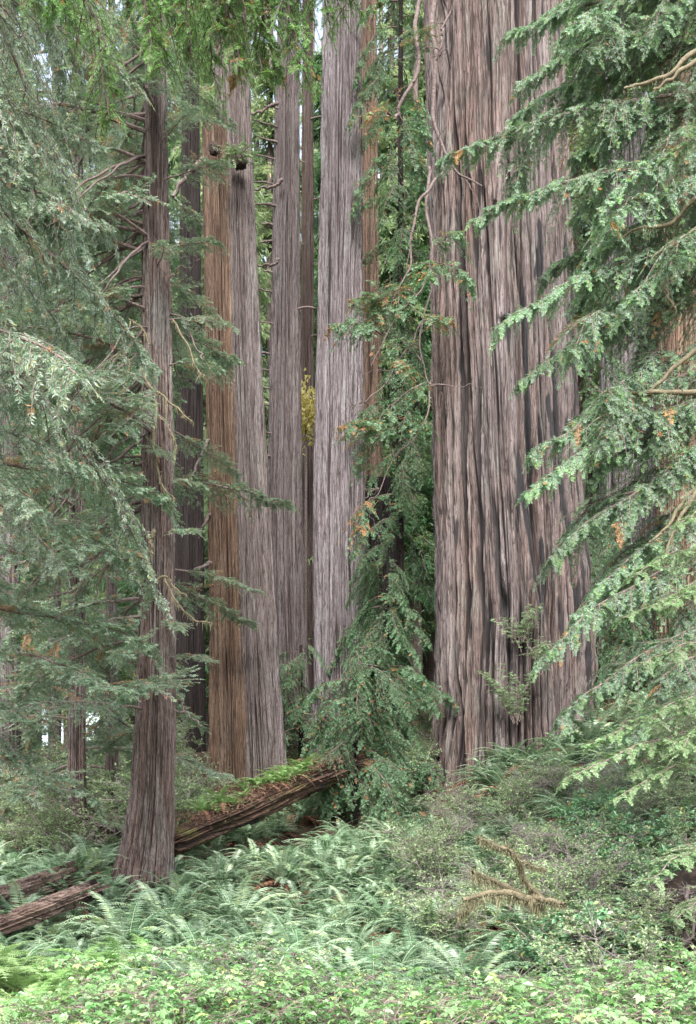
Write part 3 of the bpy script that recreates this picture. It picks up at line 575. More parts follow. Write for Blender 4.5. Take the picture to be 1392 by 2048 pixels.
t6 = tree_thing('slim_redwood', 'slim brown trunk just right of the silvery lavender redwood', 738, Y6)
trunk(t6, p6, Y6, M['tan_bark'], 160, 360, 61, .05, 12, .16, ztop=42)
Y7 = 32.0
p7 = [(1540, 346, 412), (1300, 350, 408), (1000, 352, 406), (700, 358, 404), (300, 364, 398), (0, 368, 396)]
t7 = tree_thing('charred_redwood', 'dark blackened trunk between the leaning reddish tree and the double stemmed one', 380, Y7)
trunk(t7, p7, Y7, M['char_bark'], 240, 420, 71, .05, 14, .16, ztop=36)
p8 = [(1420, 716, 812), (1250, 722, 800), (1050, 728, 792), (960, 735, 785)]
t8 = tree_thing('burnt_snag', 'short burnt black snag half hidden behind hanging green sprays', 762, 33.0)
trunk(t8, p8, 33.0, M['char_bark'], 200, 200, 81, .06, 14, .16, top_cap=True)
# right hand background trunks
YR = 34.0
pr1 = [(1450, 1190, 1340), (1100, 1202, 1318), (700, 1207, 1300), (350, 1212, 1288), (0, 1216, 1278)]
r1 = tree_thing('broad_redwood', 'broad furrowed redwood behind hanging boughs, right of the giant trunk', 1258, YR)
trunk(r1, pr1, YR, M['pale_bark'], 420, 480, 91, .08, 22, .14, ztop=40, charr=.15)
pr2 = [(1450, 1308, 1420), (900, 1316, 1400), (400, 1318, 1386), (0, 1322, 1372)]
r2 = tree_thing('redwood', 'reddish redwood trunk at the right edge behind the hanging boughs', 1350, 31.0)
trunk(r2, pr2, 31.0, M['tan_bark'], 320, 420, 95, .06, 18, .14, ztop=38)
pr3 = [(1400, 1140, 1172), (650, 1143, 1164), (0, 1146, 1162)]
r3 = tree_thing('thin_redwood', 'thin dark trunk squeezed against the right side of the giant', 1152, 40.0)
trunk(r3, pr3, 40.0, M['brown_bark'], 120, 260, 97, .03, 10, .16, ztop=44)

# ================================================================== the leaning young redwood at left
Y1 = 15.0
p1 = [(1810, 205, 352), (1750, 227, 347), (1680, 247, 345), (1600, 262, 346), (1400, 274, 349), (1100, 283, 345), (800, 285, 343), (500, 286, 336), (160, 292, 330), (0, 297, 325)]
t1 = tree_thing('young_redwood', 'leaning reddish young redwood with flared foot, drooping grey green boughs', 290, Y1)
trunk(t1, p1, Y1, M['red_bark'], 480, 760, 101, .030, 24, .36, ztop=17.5, butt=(.05, .5, 8))
ax1 = axis(p1, Y1)
dress(t1, 'blue', ax1, 8.0, 15.5, 26, 7, az=(3.14, 1.9), sc0=1.0, sc1=.95)
dress(t1, 'tier', ax1, 3.3, 13.0, 36, 17, az=(3.3, 1.5), sc0=.95, sc1=1.0, pitch=(0, .25))
dress(t1, 'tier', ax1, 3.6, 14.5, 18, 8, az=(-.3, 1.2), sc0=.36, sc1=.60)
moss_l = [([(286, 738), (300, 775), (330, 795), (362, 825), (385, 842)], .02), ([(312, 800), (314, 840), (306, 880), (312, 930), (325, 970), (350, 1000)], .022),
          ([(332, 800), (335, 850), (350, 880), (352, 895)], .013), ([(345, 640), (380, 700), (395, 745), (412, 752)], .016), ([(308, 1060), (302, 1085), (306, 1110)], .032),
          ([(290, 1180), (330, 1150), (352, 1180), (372, 1195)], .014), ([(330, 1160), (350, 1200), (385, 1235), (424, 1250)], .014), ([(205, 820), (190, 880), (240, 790), (262, 720)], .012),
          ([(300, 690), (280, 650), (260, 640)], .012), ([(160, 770), (175, 750), (200, 735), (260, 690)], .016)]
for i, (pts, r) in enumerate(moss_l):
    o, P = limb(t1, [at(a, b, 14.35 - .05 * i) for a, b in pts], r, M['mosslimb'], name='mossy_branch', r1=r * .5, seed=i, res=20, wob=.012)
    mossy(o, P, r, 150, .05, seed=i, origin=t1.location)
for i, pts in enumerate(([(300, 450), (240, 500), (160, 560), (85, 655), (40, 700)], [(300, 700), (230, 735), (160, 800), (80, 900), (20, 960)], [(295, 580), (230, 640), (180, 720), (90, 830)],
                         [(300, 320), (250, 400), (190, 430), (120, 470)], [(285, 995), (240, 1030), (215, 1120), (190, 1200)], [(297, 915), (275, 925), (238, 932)], [(300, 800), (210, 880), (120, 1010), (60, 1100)],
                         [(335, 560), (360, 540), (400, 520)], [(330, 620), (370, 640), (396, 690), (405, 720)], [(345, 1395), (368, 1415), (380, 1440), (405, 1450)], [(372, 1415), (360, 1425), (350, 1423)])):
    limb(t1, [at(a, b, 15 - .12 * k) for k, (a, b) in enumerate(pts)], .032 if i < 7 else .014, M['darklimb' if i < 7 else 'limb'], r1=.008, seed=i, n=7, wob=.03)

for k in range(26):
    q = np.random.default_rng(5000 + k); y0 = q.uniform(60, 1150); dx = q.uniform(110, 280); dy = dx * q.uniform(.5, 1.5); x0 = 300 - q.uniform(0, 12); Yk = 15 - q.uniform(-.6, 2.6)
    pts = [at(x0, y0, 15), at(x0 - dx * .3, y0 + dy * q.uniform(.05, .3), (15 + Yk) / 2), at(x0 - dx * .65, y0 + dy * .55, Yk), at(x0 - dx, y0 + dy, Yk)]
    limb(t1, pts, q.uniform(.010, .026), M['darklimb' if q.random() < .6 else 'limb'], r1=.006, seed=k + 200, n=6, wob=.016)
# other trees of the left side
def side_tree(name, label, prof, Y, mat, key, n, z0, z1, seed, az=None, ztop=None, sc0=1., sc1=.7, group=None, depth=.025, nu=140, nv=260, pitch=(0, .2)):
    px = (prof[0][1] + prof[0][2]) / 2
    t = tree_thing(name, label, px, Y, group); trunk(t, prof, Y, M[mat], nu, nv, seed, depth, 12, .25, ztop=ztop)
    if n: dress(t, key, axis(prof, Y), z0, z1, n, seed, az=az, sc0=sc0, sc1=sc1, pitch=pitch)
    return t
side_tree('near_conifer', 'grey green conifer off the left edge with flat tiers of sprays reaching in low', [(1850, -190, -150), (1000, -185, -155), (400, -180, -160)], 11.5, 'red_bark', 'tier', 11, 2.4, 6.2, 120, az=(.3, 1.0), sc0=.75, sc1=.95, ztop=8)
side_tree('young_conifer', 'thin brown conifer left of the leaning reddish tree, hidden in drooping sprays', [(1700, 136, 172), (900, 140, 166), (0, 148, 162)], 19.0, 'red_bark', 'tier', 54, 1.9, 17, 111, sc0=1.15, sc1=1.0, ztop=19)
side_tree('conifer', 'grey conifer trunk at the left edge behind drooping sprays', [(1700, -8, 42), (600, 0, 36), (0, 4, 32)], 24.0, 'grey_bark', 'blue', 34, 3.4, 22, 113, sc0=1.3, sc1=1.1, ztop=24)
side_tree('young_conifer', 'slight pale conifer showing between the sprays in the lower left', [(1640, 98, 122), (1200, 100, 120), (0, 106, 116)], 28.0, 'grey_bark', 'blue', 28, 4.5, 25, 115, sc0=1.3, sc1=1.2, ztop=27)
side_tree('young_conifer', 'small conifer behind the leaning reddish tree, lower sprays brushing its foot', [(1660, 212, 236), (1200, 214, 232), (0, 218, 228)], 22.0, 'red_bark', 'tier', 44, 2.2, 20, 117, sc0=1.0, sc1=1.0, ztop=22)
nc = side_tree('near_conifer', 'pale silvery conifer whose boughs hang in from the left edge', [(1900, -260, -190), (900, -250, -205), (0, -245, -215)], 9.5, 'red_bark', 'silver', 12, 6.2, 11.0, 119, az=(.1, 1.2), sc0=.9, sc1=.95, ztop=12)
dress(nc, 'flat', lambda z: (X(-228, 9.5), 9.5), 4.8, 10.8, 14, 219, az=(.25, 1.0), sc0=.85, sc1=.95, pitch=(0, .35))

# ================================================================== conifers between pale trunk and giant
side_tree('drooping_conifer', 'deep green drooping conifer between the silvery trunk and the giant', [(1480, 792, 806), (700, 796, 806), (0, 798, 805)], 28.6, 'char_bark', 'mid', 100, 5.2, 27, 121, az=(-1.57, 2.2), sc0=.66, sc1=.56, ztop=29, pitch=(.1, .5))
side_tree('young_conifer', 'bushy dark conifer in front of the burnt snag, left of the giant', [(1560, 765, 778), (1100, 767, 776)], 25.2, 'char_bark', 'mid', 46, 3.9, 9.4, 123, sc0=.95, sc1=.35)
side_tree('young_conifer', 'low dark bushy conifer at the foot of the silvery trunk', [(1500, 598, 606), (1290, 600, 604)], 28.0, 'char_bark', 'mid', 30, 4.6, 7.4, 125, sc0=.8, sc1=.4)
side_tree('young_conifer', 'bright green young conifer leaning over the upper end of the mossy log', [(1560, 705, 715), (1340, 709, 714)], 22.6, 'char_bark', 'mid', 44, 3.2, 6.2, 127, sc0=.85, sc1=.45)
side_tree('young_conifer', 'drooping young conifer in the hollow between the mossy log and the giant', [(1580, 764, 776), (1200, 768, 774)], 25.2, 'char_bark', 'mid', 60, 4.0, 8.8, 129, sc0=.62, sc1=.45)

side_tree('young_conifer', 'green conifer filling the gap between the giant and the broad redwood behind it', [(1400, 1176, 1186), (700, 1178, 1184)], 30.5, 'char_bark', 'mid', 70, 6.5, 19, 133, sc0=.8, sc1=.6, ztop=20)
side_tree('young_conifer', 'bushy green conifer low between the giant foot and the right edge', [(1400, 1252, 1262), (1150, 1255, 1260)], 28.5, 'char_bark', 'mid', 60, 6.0, 10.5, 135, sc0=1.0, sc1=.6, ztop=11)
# ================================================================== near right redwood: every bough read from the photo
YN = 13.0
n1 = tree_thing('near_redwood', 'near redwood whose glossy blue green boughs reach in from the right edge', 1640, YN)
trunk(n1, [(1800, 1560, 1740), (900, 1590, 1690), (0, 1600, 1680)], YN, M['red_bark'], 240, 300, 131, .03, 14, .25, ztop=14)
RB = [((885, 322), 175, 12.6), ((948, 440), 330, 12.4), ((1000, 655), 470, 12.2), ((1050, 760), 590, 12.4), ((1062, 915), 700, 12.0), ((1055, 985), 760, 11.8), ((1100, 1120), 880, 11.8), ((1085, 1320), 1060, 11.7),
      ((1015, 70), -10, 13.2), ((1045, 165), 30, 12.8), ((1115, 95), -60, 12.9), ((1190, 430), 250, 12.0), ((1170, 520), 380, 12.4), ((1220, 330), 150, 11.8), ((1240, 620), 480, 11.8), ((1270, 760), 590, 12.2),
      ((1130, 860), 640, 12.6), ((1180, 960), 800, 12.3), ((1230, 1050), 860, 12.0), ((1150, 1230), 980, 12.0), ((1120, 1440), 1180, 12.0), ((1200, 1350), 1080, 11.7), ((1260, 1480), 1250, 12.2),
      ((1100, 250), 90, 13.4), ((1150, 320), 190, 13.0), ((1250, 130), -20, 12.4), ((1320, 60), -120, 12.2), ((1180, 700), 560, 13.2), ((1290, 900), 730, 12.6), ((1310, 1180), 960, 12.4), ((1080, 560), 420, 13.3), ((1200, 20), -160, 12.9),
      ((1210, 1160), 930, 12.9), ((1290, 300), 130, 12.9), ((1330, 520), 380, 12.4), ((1340, 700), 560, 12.9), ((1100, 30), -120, 13.3), ((1020, 240), 60, 13.2), ((1300, 1330), 1130, 12.9)]
for i, (tip, by, Yt) in enumerate(RB):
    if tip[0] > 1190 and i % 2: continue
    e = at(*tip, Yt); s0 = np.array((X(1610, YN), YN, Zp(by, YN)))
    d = e - s0; sag = .30 + .04 * (i % 4)
    m1 = s0 + d * .33 + UP * sag * .75; m2 = s0 + d * .68 + UP * sag * .85; m3 = s0 + d * .88 + UP * sag * .5
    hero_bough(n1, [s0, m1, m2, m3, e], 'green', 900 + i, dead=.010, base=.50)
    rgf = np.random.default_rng(4000 + i)
    for f_ in ((.42, .66) if i % 3 == 0 else (.55,)):
        b0 = s0 + d * f_ + UP * sag * .8; Lf = rgf.uniform(.7, 1.2); sg = rgf.choice((-1, 1))
        v_ = np.array((-.75, sg * rgf.uniform(.3, .8), -.15)) * Lf
        hero_bough(n1, [b0, b0 + v_ * .4 + UP * .06, b0 + v_ * .75 - UP * .08, b0 + v_ - UP * rgf.uniform(.25, .6)], 'green', 4100 + 3 * i + int(f_ * 10), dead=.010, base=.48, r0=.012)
for i, pts in enumerate(([(1420, 85), (1340, 145), (1290, 165), (1245, 182)], [(1420, 110), (1350, 150), (1310, 180)], [(1440, 370), (1385, 400), (1330, 450), (1290, 452), (1240, 475)], [(1420, 440), (1360, 480), (1300, 520)],
                         [(1440, 660), (1370, 720), (1320, 760), (1290, 800), (1250, 850)], [(1440, 780), (1330, 783), (1250, 785), (1205, 783)], [(1420, 960), (1370, 1000), (1340, 1050), (1300, 1085)], [(1332, 560), (1336, 590), (1345, 612), (1352, 617)],
                         [(1440, 900), (1392, 980), (1350, 1060), (1330, 1130)])):
    o, P = limb(n1, [at(a, b, 12.2 - .05 * i) for a, b in pts], .034 if i != 7 else .016, M['mosslimb'], name='mossy_limb', r1=.012, seed=i + 40, n=8, wob=.015)
    mossy(o, P, .026, 90, .035, seed=i + 20, origin=n1.location)
# smaller pale hemlock low on the right
h1 = tree_thing('hemlock', 'pale green hemlock sprays reaching in low at the right edge', 1580, 10.5)
trunk(h1, [(1850, 1560, 1600), (1000, 1568, 1590)], 10.5, M['red_bark'], 90, 160, 141, .012, 10, .3)
for i, (tip, by, Yt) in enumerate((((1265, 1150), 1090, 9.6), ((1255, 1235), 1170, 9.8), ((1180, 1490), 1400, 9.6), ((1130, 1560), 1440, 9.4), ((1230, 1600), 1500, 9.6), ((1280, 1330), 1290, 9.3), ((1300, 1440), 1370, 9.5), ((1250, 1540), 1430, 9.9),
                                   ((1330, 1220), 1130, 9.3), ((1290, 1760), 1690, 8.9), ((1345, 1840), 1760, 8.7), ((1320, 320), 250, 10.5), ((1350, 1500), 1440, 9.0), ((1360, 1050), 980, 9.6))):
    e = at(*tip, Yt); s0 = np.array((X(1575, 10.5), 10.5, Zp(by, 10.5))); d = e - s0
    hero_bough(h1, [s0, s0 + d * .35 + UP * .12, s0 + d * .7 + UP * .14, e], 'pale', 980 + i, base=.6, dead=.0)

# ================================================================== bright overhanging boughs along the top
YO = 6.8
sp = thing('overhanging_spruce', 'bright green spruce with fine dark twigs hanging into the top of the view', 'tree', (-5.2, 6.5, gz(-5.2, 6.5)))
trunk(sp, [(2100, -1080, -960), (1000, -1060, -980), (-800, -1050, -1000)], 6.5, M['red_bark'], 120, 160, 151, .02, 10, .3)
TB = [((60, 15), -330), ((150, 60), -300), ((215, 230), -240), ((300, 100), -330), ((330, 150), -260), ((395, 120), -230), ((440, 60), -330), ((470, 150), -220), ((520, 145), -260), ((560, 120), -320), ((600, 150), -250), ((650, 30), -330), ((690, 25), -380),
      ((180, 30), -330), ((260, 40), -360), ((380, 50), -330), ((490, 70), -340), ((540, 40), -350), ((610, 60), -340), ((200, 140), -270), ((420, 150), -240), ((350, 30), -300), ((575, 30), -280), ((455, 20), -260), ((110, 20), -330),
      ((500, 100), -240), ((430, 95), -200), ((545, 160), -230), ((590, 100), -240), ((625, 95), -260), ((480, 30), -250), ((405, 70), -240)]
limb(sp, [np.array((-5.2, 6.5, 8.9)), at(-300, -330, 6.6), at(0, -330, 6.8), at(330, -300, 6.9), at(700, -400, 7.0)], .06, M['darklimb'], seed=3, wob=.04)
for i, (tip, by) in enumerate(TB):
    if i in (13, 16, 19, 22, 23, 26, 28, 29, 31, 9): continue
    rg = np.random.default_rng(1200 + i); Yt = YO + rg.uniform(-.5, .7); e = at(*tip, Yt); s0 = at(tip[0] + rg.uniform(-190, -20), by, Yt + rg.uniform(-.2, .3)); d = e - s0
    hero_bough(sp, [s0, s0 + d * .3 + np.array((.05, 0, .04)), s0 + d * .65 + np.array((.07, 0, .03)), e], 'needle', 1300 + i, dead=.05, base=.5 + rg.normal(0, .14))

# ================================================================== background forest
def far_crown(seed, H, rad, nb, leafL):
    rg = np.random.default_rng(seed); wood = G(); fol = G()
    z = rg.uniform(.10, 1.0, nb) ** .9 * H; L = rad * (1.08 - .75 * (z / H)) * rg.uniform(.6, 1.2, nb); a = rg.uniform(0, 6.283, nb)
    D = np.stack([np.cos(a), np.sin(a), np.zeros(nb)], 1); B = np.stack([0 * z, 0 * z, z], 1); k = 5; ta = np.linspace(0, 1, k + 1)
    C = B[:, None] + D[:, None] * (L[:, None] * ta)[..., None] - UP * (.45 * L[:, None] * ta ** 2)[..., None]
    wood.add(*prisms(C[:, :-1], C[:, 1:], .03, .022))
    m = 150; tj = rg.uniform(.12, 1, (nb, m)); ii = np.minimum((tj * k).astype(int), k - 1); fr = (tj * k - ii)[..., None]; r_ = np.arange(nb)[:, None]
    P = C[r_, ii] * (1 - fr) + C[r_, ii + 1] * fr; S = np.cross(D, UP)
    w = rg.normal(0, .28, (nb, m, 1)) * (1.1 - tj[..., None] * .6) * L[:, None, None] * .5
    P = P + S[:, None] * w - UP * np.abs(rg.normal(0, .16, (nb, m, 1))) + rg.normal(0, .06, (nb, m, 3))
    Dl = D[:, None] * .5 + S[:, None] * np.sign(w) * .6 - UP * rg.uniform(.0, .9, (nb, m, 1)) + rg.normal(0, .3, (nb, m, 3))
    N = nrm(UP + rg.normal(0, .5, (nb, m, 3)))
    t = np.clip(rg.normal(.45, .13, (nb, 1)) + rg.normal(0, .14, (nb, m)), 0, .96)
    Ll = leafL * rg.uniform(.6, 1.4, (nb, m))
    fol.add(*leafq(P, Dl, N, Ll, Ll * .24), t=np.repeat(t.ravel(), 4))
    return wood, fol
far_var = []
for i in range(5):
    w, f = far_crown(50 + i, 22 + 3 * i, 3.2 + .3 * (i % 3), 150, .30); far_var.append((w.mesh('crown', [M['limb']]), f))
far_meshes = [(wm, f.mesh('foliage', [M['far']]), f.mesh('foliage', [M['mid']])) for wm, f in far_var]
tp = np.array([(0, 0, -1), (0, 0, 6), (.1, 0, 14), (0, .1, 22), (0, 0, 34)], float)
ft_mesh = G().add(*tube(spline(tp, 20), np.linspace(.32, .10, 20), 10)).mesh('trunk', [M['limb']], True)
rg = np.random.default_rng(77); spots = []
for i in range(84):
    Y = rg.uniform(41, 78) if i > 13 else rg.uniform(36, 44); px = (i * 0.618034 % 1) * 1500 - 50
    if i <= 13 and 840 < px < 1180: Y += 10
    spots.append((px, Y))
for i, (px, Y) in enumerate(spots):
    if px < 430 and i % 2 and Y < 58: continue
    if Y < 46 and (570 < px < 660 or 690 < px < 780): Y += 14
    x = X(px, Y); zone = 0 if px < 420 else 1 if px < 860 else 2
    lab = ('hazy light green conifer far back at the left, glimpsed through nearer sprays', 'pale green conifer far behind the central trunks, lit from above', 'pale green conifer far behind the giant and the boughs at right')[zone]
    t = thing('distant_conifer', lab, 'tree', (x, Y, gz(x, Y)), ('distant conifers at the left', 'distant conifers at the centre', 'distant conifers at the right')[zone], rg.uniform(0, 6.28))
    s = rg.uniform(.8, 1.25); t.scale = (s, s, s * rg.uniform(.9, 1.2))
    link('trunk', ft_mesh, t); wm, f1, f2 = far_meshes[i % 5]; c = link('crown', wm, t); link('foliage', f1 if rg.random() < .72 else f2, c)
# yellow maple far behind
ym = tree_thing('yellow_maple', 'small yellow leaved maple glowing between two trunks far behind', 612, 35.0)
trunk(ym, [(1300, 608, 616), (860, 610, 614)], 35, M['limb'], 30, 60, 161, .01, 6)
n = 900; c = at(612, 825, 34.8) - np.array(ym.location); P = rg.normal(0, 1, (n, 3)) * np.array((.33, .4, .42)) + c; Dv = nrm(rg.normal(0, 1, (n, 3)) - UP * .6)
G().add(*leafq(P, Dv, nrm(UP + rg.normal(0, .6, (n, 3))), rg.uniform(.1, .2, n), rg.uniform(.08, .14, n)), t=np.repeat(rg.random(n), 4)).build('crown', M['yellow'], ym)

# ================================================================== fallen logs
def fallen_log(name, label, A, B, r0, r1, mat, seed, depth=.10, moss=None, flat=.8, nu=200, nv=260):
    A = np.array(A); B = np.array(B); t = thing(name, label, 'fallen log', A)
    D = nrm(B - A); L = np.linalg.norm(B - A); S = nrm(np.cross(D, UP)); N = np.cross(S, D)
    uu = np.arange(nu) / nu; tt = np.linspace(0, 1, nv); U, T = np.meshgrid(uu, tt); h = T * L
    wp = .04 * pn(U * 6, h * .35, 6, seed); f1 = np.clip(np.abs(pn((U + wp) * 14, h * .22, 14, seed + 1)) / .2, 0, 1) ** .7; f2 = np.clip(np.abs(pn((U + wp) * 34, h * .5, 34, seed + 2)) / .25, 0, 1)
    big = pn(U * 5, h * .3, 5, seed + 3); step = np.floor((pn((U + wp) * 16, h * .35, 16, seed + 4) + .6) * 4) / 4
    rad = (r0 + (r1 - r0) * T) * (1 + .25 * big) + depth * (f1 - 1) + depth * .5 * (f2 - 1) + depth * 1.3 * (step - .5)
    end = np.minimum(T, 1 - T) * L; fray = .5 + .9 * pn(U * 16, U * 0 + 2.2, 16, seed + 5) + .5 * pn(U * 40, U * 0 + 5.2, 40, seed + 6); rad = np.where(end < .02, rad * .25, rad)
    h = h + np.where(T > .97, fray, 0) - np.where(T < .03, fray * .8, 0)
    a = U * 2 * np.pi; V = D * h[..., None] + (S * np.cos(a)[..., None] + N * np.sin(a)[..., None] * flat) * rad[..., None]
    i = np.arange(nv - 1)[:, None] * nu; j = np.arange(nu)[None]; j2 = (j + 1) % nu
    G().add(V, np.stack([i + j, i + j2, i + nu + j2, i + nu + j], -1)).build('log', M[mat], t, True, {'ridge': np.clip(.5 * f1 + .5 * f2, 0, 1).ravel(), 'char': np.clip((pn(U * 20, h * .3, 20, seed + 8) - .25) * 5, 0, .8).ravel() * (np.sin(a) < .3).ravel()})  # dark blotches only on the log's sides and underside
    return t, D, L, S, N
M['log_wood'] = bark_mat('mossy rotten log wood', (.125, .078, .052), (.055, .033, .023), (.022, .013, .010), lichen=(.12, .13, .035), lich=.9, fibre=10, tan=(.14, .075, .045))
M['log_pale'] = bark_mat('splintered pale log wood', (.30, .225, .185), (.16, .105, .085), (.06, .034, .027), lichen=(.3, .26, .14), lich=.3, fibre=12)
for m_ in (M['log_wood'], M['log_pale']):     # the grain runs along the log, which lies mostly in X
    for nd in m_.node_tree.nodes:
        if nd.type == 'MAPPING': sx, sy, sz = nd.inputs['Scale'].default_value; nd.inputs['Scale'].default_value = (sz * 1.6, sx * .5, sx); nd.inputs['Rotation'].default_value = (0, R(28), 0)
A = at(372, 1672, 17.2); B = at(705, 1522, 23.2)
lg, D, L, S, N = fallen_log('fallen_log', 'rotten mossy log slanting up the slope in front of the double stemmed redwood', A, B, .29, .39, 'log_wood', 5, depth=.12)
rg = np.random.default_rng(9)
# litter mat and seedlings on top
n = 4200; tt = rg.uniform(0, .85, n); P = D * (tt * L)[:, None] + S * rg.normal(0, .28, n)[:, None] + N * (.23 + .08 * tt + rg.uniform(-.03, .09, n))[:, None]
dv = nrm(D * rg.normal(0, 1, (n, 1)) + S * rg.normal(0, 1, (n, 1)) + UP * rg.normal(0, .4, (n, 1)))
M['redlitter'] = leaf_mat('reddish dry twigs', [(0, (.07, .035, .024)), (1, (.20, .115, .085))], rough=.85, spec=.2, trans=.05)
o = G().add(*leafq(P, dv, nrm(UP + rg.normal(0, .5, (n, 3))), rg.uniform(.04, .13, n), rg.uniform(.006, .018, n)), t=np.repeat(rg.random(n), 4)).build('twig_mat', M['redlitter'], lg); o['kind'] = 'stuff'
A = at(-120, 1850, 11.6); B = at(140, 1763, 14.8)
l2, D2, L2, S2, N2 = fallen_log('splintered_log', 'pale splintered log lying at the lower left edge beside the leaning tree', A, B, .28, .34, 'log_pale', 8, depth=.10, flat=.75)
l3, *_ = fallen_log('broken_log', 'weathered yellowish broken log half buried below the splintered one', at(-80, 1880, 11.2), at(70, 1822, 11.9), .12, .15, 'log_pale', 12, depth=.04, nu=120, nv=140)

# ================================================================== ferns
def frond(rg, L, arch, lean, az, width=.095, npin=34, bip=False):
    """points of one frond, its pinnae and its rachis"""
    k = 10; t = np.linspace(0, 1, k + 1); h = L * ((.12 + lean * .7) * t + arch * .30 * t ** 2.2); zz = L * ((1.22 - lean * .65) * t - arch * .62 * t ** 2.3)
    d = np.array((math.cos(az), math.sin(az), 0)); s = np.array((-math.sin(az), math.cos(az), 0)); P = d * h[:, None] + UP * zz[:, None] + s * (rg.normal(0, .08) * L * t ** 2)[:, None]
    f = np.linspace(.10, .99, npin); i = np.minimum((f * k).astype(int), k - 1); fr = (f * k - i)[:, None]; B = P[i] * (1 - fr) + P[i + 1] * fr; T = nrm(P[i + 1] - P[i])
    S = nrm(s + 0 * T); N = nrm(np.cross(T, S)); N = np.where(N[:, 2:] < 0, -N, N)
    pl = width * L * np.clip(np.sin(np.pi * np.clip(f * .86 + .14, 0, 1)) ** .7, .06, 1)
    out = []
    for sg in (-1, 1):
        Dp = nrm(S * sg + T * .30 - N * .12 + rg.normal(0, .07, (npin, 3))); out.append((B, Dp, nrm(N + rg.normal(0, .12, (npin, 3))), pl * rg.uniform(.85, 1.1, npin)))
    return P, out
def fern_geo(seed, nf, L, width=.098, npin=34, dead=5, bip=False, tb=.5):
    rg = np.random.default_rng(seed); g1 = G(); g2 = G()
    for j in range(nf + dead):
        isd = j >= nf; az = j * 2.39996 + rg.normal(0, .25); l = L * rg.uniform(.7, 1.15)
        P, pins = frond(rg, l, rg.uniform(.7, 1.25) if not isd else rg.uniform(1.4, 1.9), rg.uniform(.15, .75) if not isd else rg.uniform(.6, .95), az, width * rg.uniform(.85, 1.1), npin)
        gg = g2 if isd else g1; tf = np.clip(rg.normal(tb, .25), .03, .97)
        gg.add(*tube(P, np.linspace(.006, .002, len(P)), 3), t=.9 if not isd else .3)
        for B, Dp, Nn, pl in pins:
            if not bip:
                gg.add(*leafq(B, Dp, Nn, pl, np.maximum(pl * .22, .008) * 1.1, mid=.3, droop=.14), t=np.repeat(np.clip(tf + rg.normal(0, .09, len(B)), 0, 1), 4))
            else:
                m = 9; q = (np.arange(m) + .3) / m; Sd = np.cross(Dp, Nn)
                for sg in (-1, 1):
                    Bq = B[:, None] + Dp[:, None] * (pl[:, None] * q)[..., None]; Dq = nrm(Sd[:, None] * sg + Dp[:, None] * .5 + rg.normal(0, .1, Bq.shape)); Lq = pl[:, None] * .26 * (1.1 - q)[None]
                    gg.add(*leafq(Bq, Dq, np.broadcast_to(Nn[:, None], Bq.shape), Lq, Lq * .5), t=np.repeat(np.clip(tf + rg.normal(0, .1, Lq.size), 0, 1), 4))
    return g1, g2
fern_v = []; fern_g = []
for i in range(7):
    a, b = fern_geo(20 + i, 24 + 4 * (i % 4), 1.0 + .1 * (i % 3), dead=(14, 6, 10, 4, 12, 7, 18)[i], tb=.40 + .07 * (i % 3)); fern_v.append((a.mesh('fronds', [M['fern']]), b.mesh('dead_fronds', [M['fern_dead']]))); fern_g.append((a, b))
lady_v = []
for i in range(4):
    a, b = fern_geo(40 + i, 12 + 2 * i, 1.05, width=.17, npin=20, dead=1, bip=True, tb=.72); lady_v.append((a.mesh('fronds', [M['lady']]), b.mesh('dead_fronds', [M['fern_dead']])))
def put_fern(x, y, vs, i, s, label, group, name='sword_fern', dz=0, z=None):
    f, d = vs[i % len(vs)]; t = thing(name, label, 'fern', (x, y, (gz(x, y) if z is None else z) - .03 + dz), group, random.Random(i * 7 + int(x * 100)).uniform(0, 6.28)); t.scale = (s, s, s)
    link('fronds', f, t); link('dead_fronds', d, t); return t
ZONES = [(lambda px, Y: px < 330 and Y < 15, 'dark sword fern below the splintered log at lower left', 'ferns below the splintered log'),
         (lambda px, Y: px < 330, 'sword fern in the shade behind the leaning reddish tree', 'ferns behind the leaning tree'),
         (lambda px, Y: Y < 11.5 and px < 880, 'large blue green sword fern just above the bright brambles', 'ferns above the brambles'),
         (lambda px, Y: Y < 15.5 and px < 880, 'sword fern in the dense bank right of the leaning tree foot', 'ferns of the lower bank'),
         (lambda px, Y: Y < 19.5 and px < 880, 'sword fern in the dense bank below the mossy slanting log', 'ferns below the mossy log'),
         (lambda px, Y: px < 880, 'sword fern high on the bank between mossy log and giant trunk', 'ferns near the giant'),
         (lambda px, Y: Y < 16, 'sword fern among twiggy huckleberry right of the fern bank', 'ferns among the huckleberry'),
         (lambda px, Y: True, 'sword fern round the right foot of the giant trunk', 'ferns round the giant foot')]
rg = np.random.default_rng(321); pts = []; tries = 0
def blocked(px, Y, x):
    if 225 < px < 345 and 14.3 < Y < 15.8: return True
    if 860 < px < 1200 and Y > 24: return True
    if 835 < px < 935 and Y > 20.5: return True
    la, lb = np.array((X(372, 17.2), 17.2)), np.array((X(735, 23.6), 23.6)); d = lb - la; t = np.clip(np.dot(np.array((x, Y)) - la, d) / d.dot(d), 0, 1)
    if np.linalg.norm(la + d * t - np.array((x, Y))) < .75: return True
    if 400 < px < 580 and 24 < Y < 27: return True
    return False
while len(pts) < 284 and tries < 40000:
    tries += 1; Y = 7.0 + 19.0 * rg.random() ** .88; px = rg.uniform(-60, 1450); x = X(px, Y)
    right = px > 870
    if right and rg.random() < .55 and Y < 16: continue
    if px < 300 and Y > 15 and rg.random() < .6: continue
    if px < 330 and Y < 10.5: continue
    if right and Y < 8.5: continue
    if blocked(px, Y, x): continue
    mind = .42 if not right else .48
    if any((x - a) ** 2 + (Y - b) ** 2 < mind ** 2 for a, b, _ in pts): continue
    pts.append((x, Y, px))
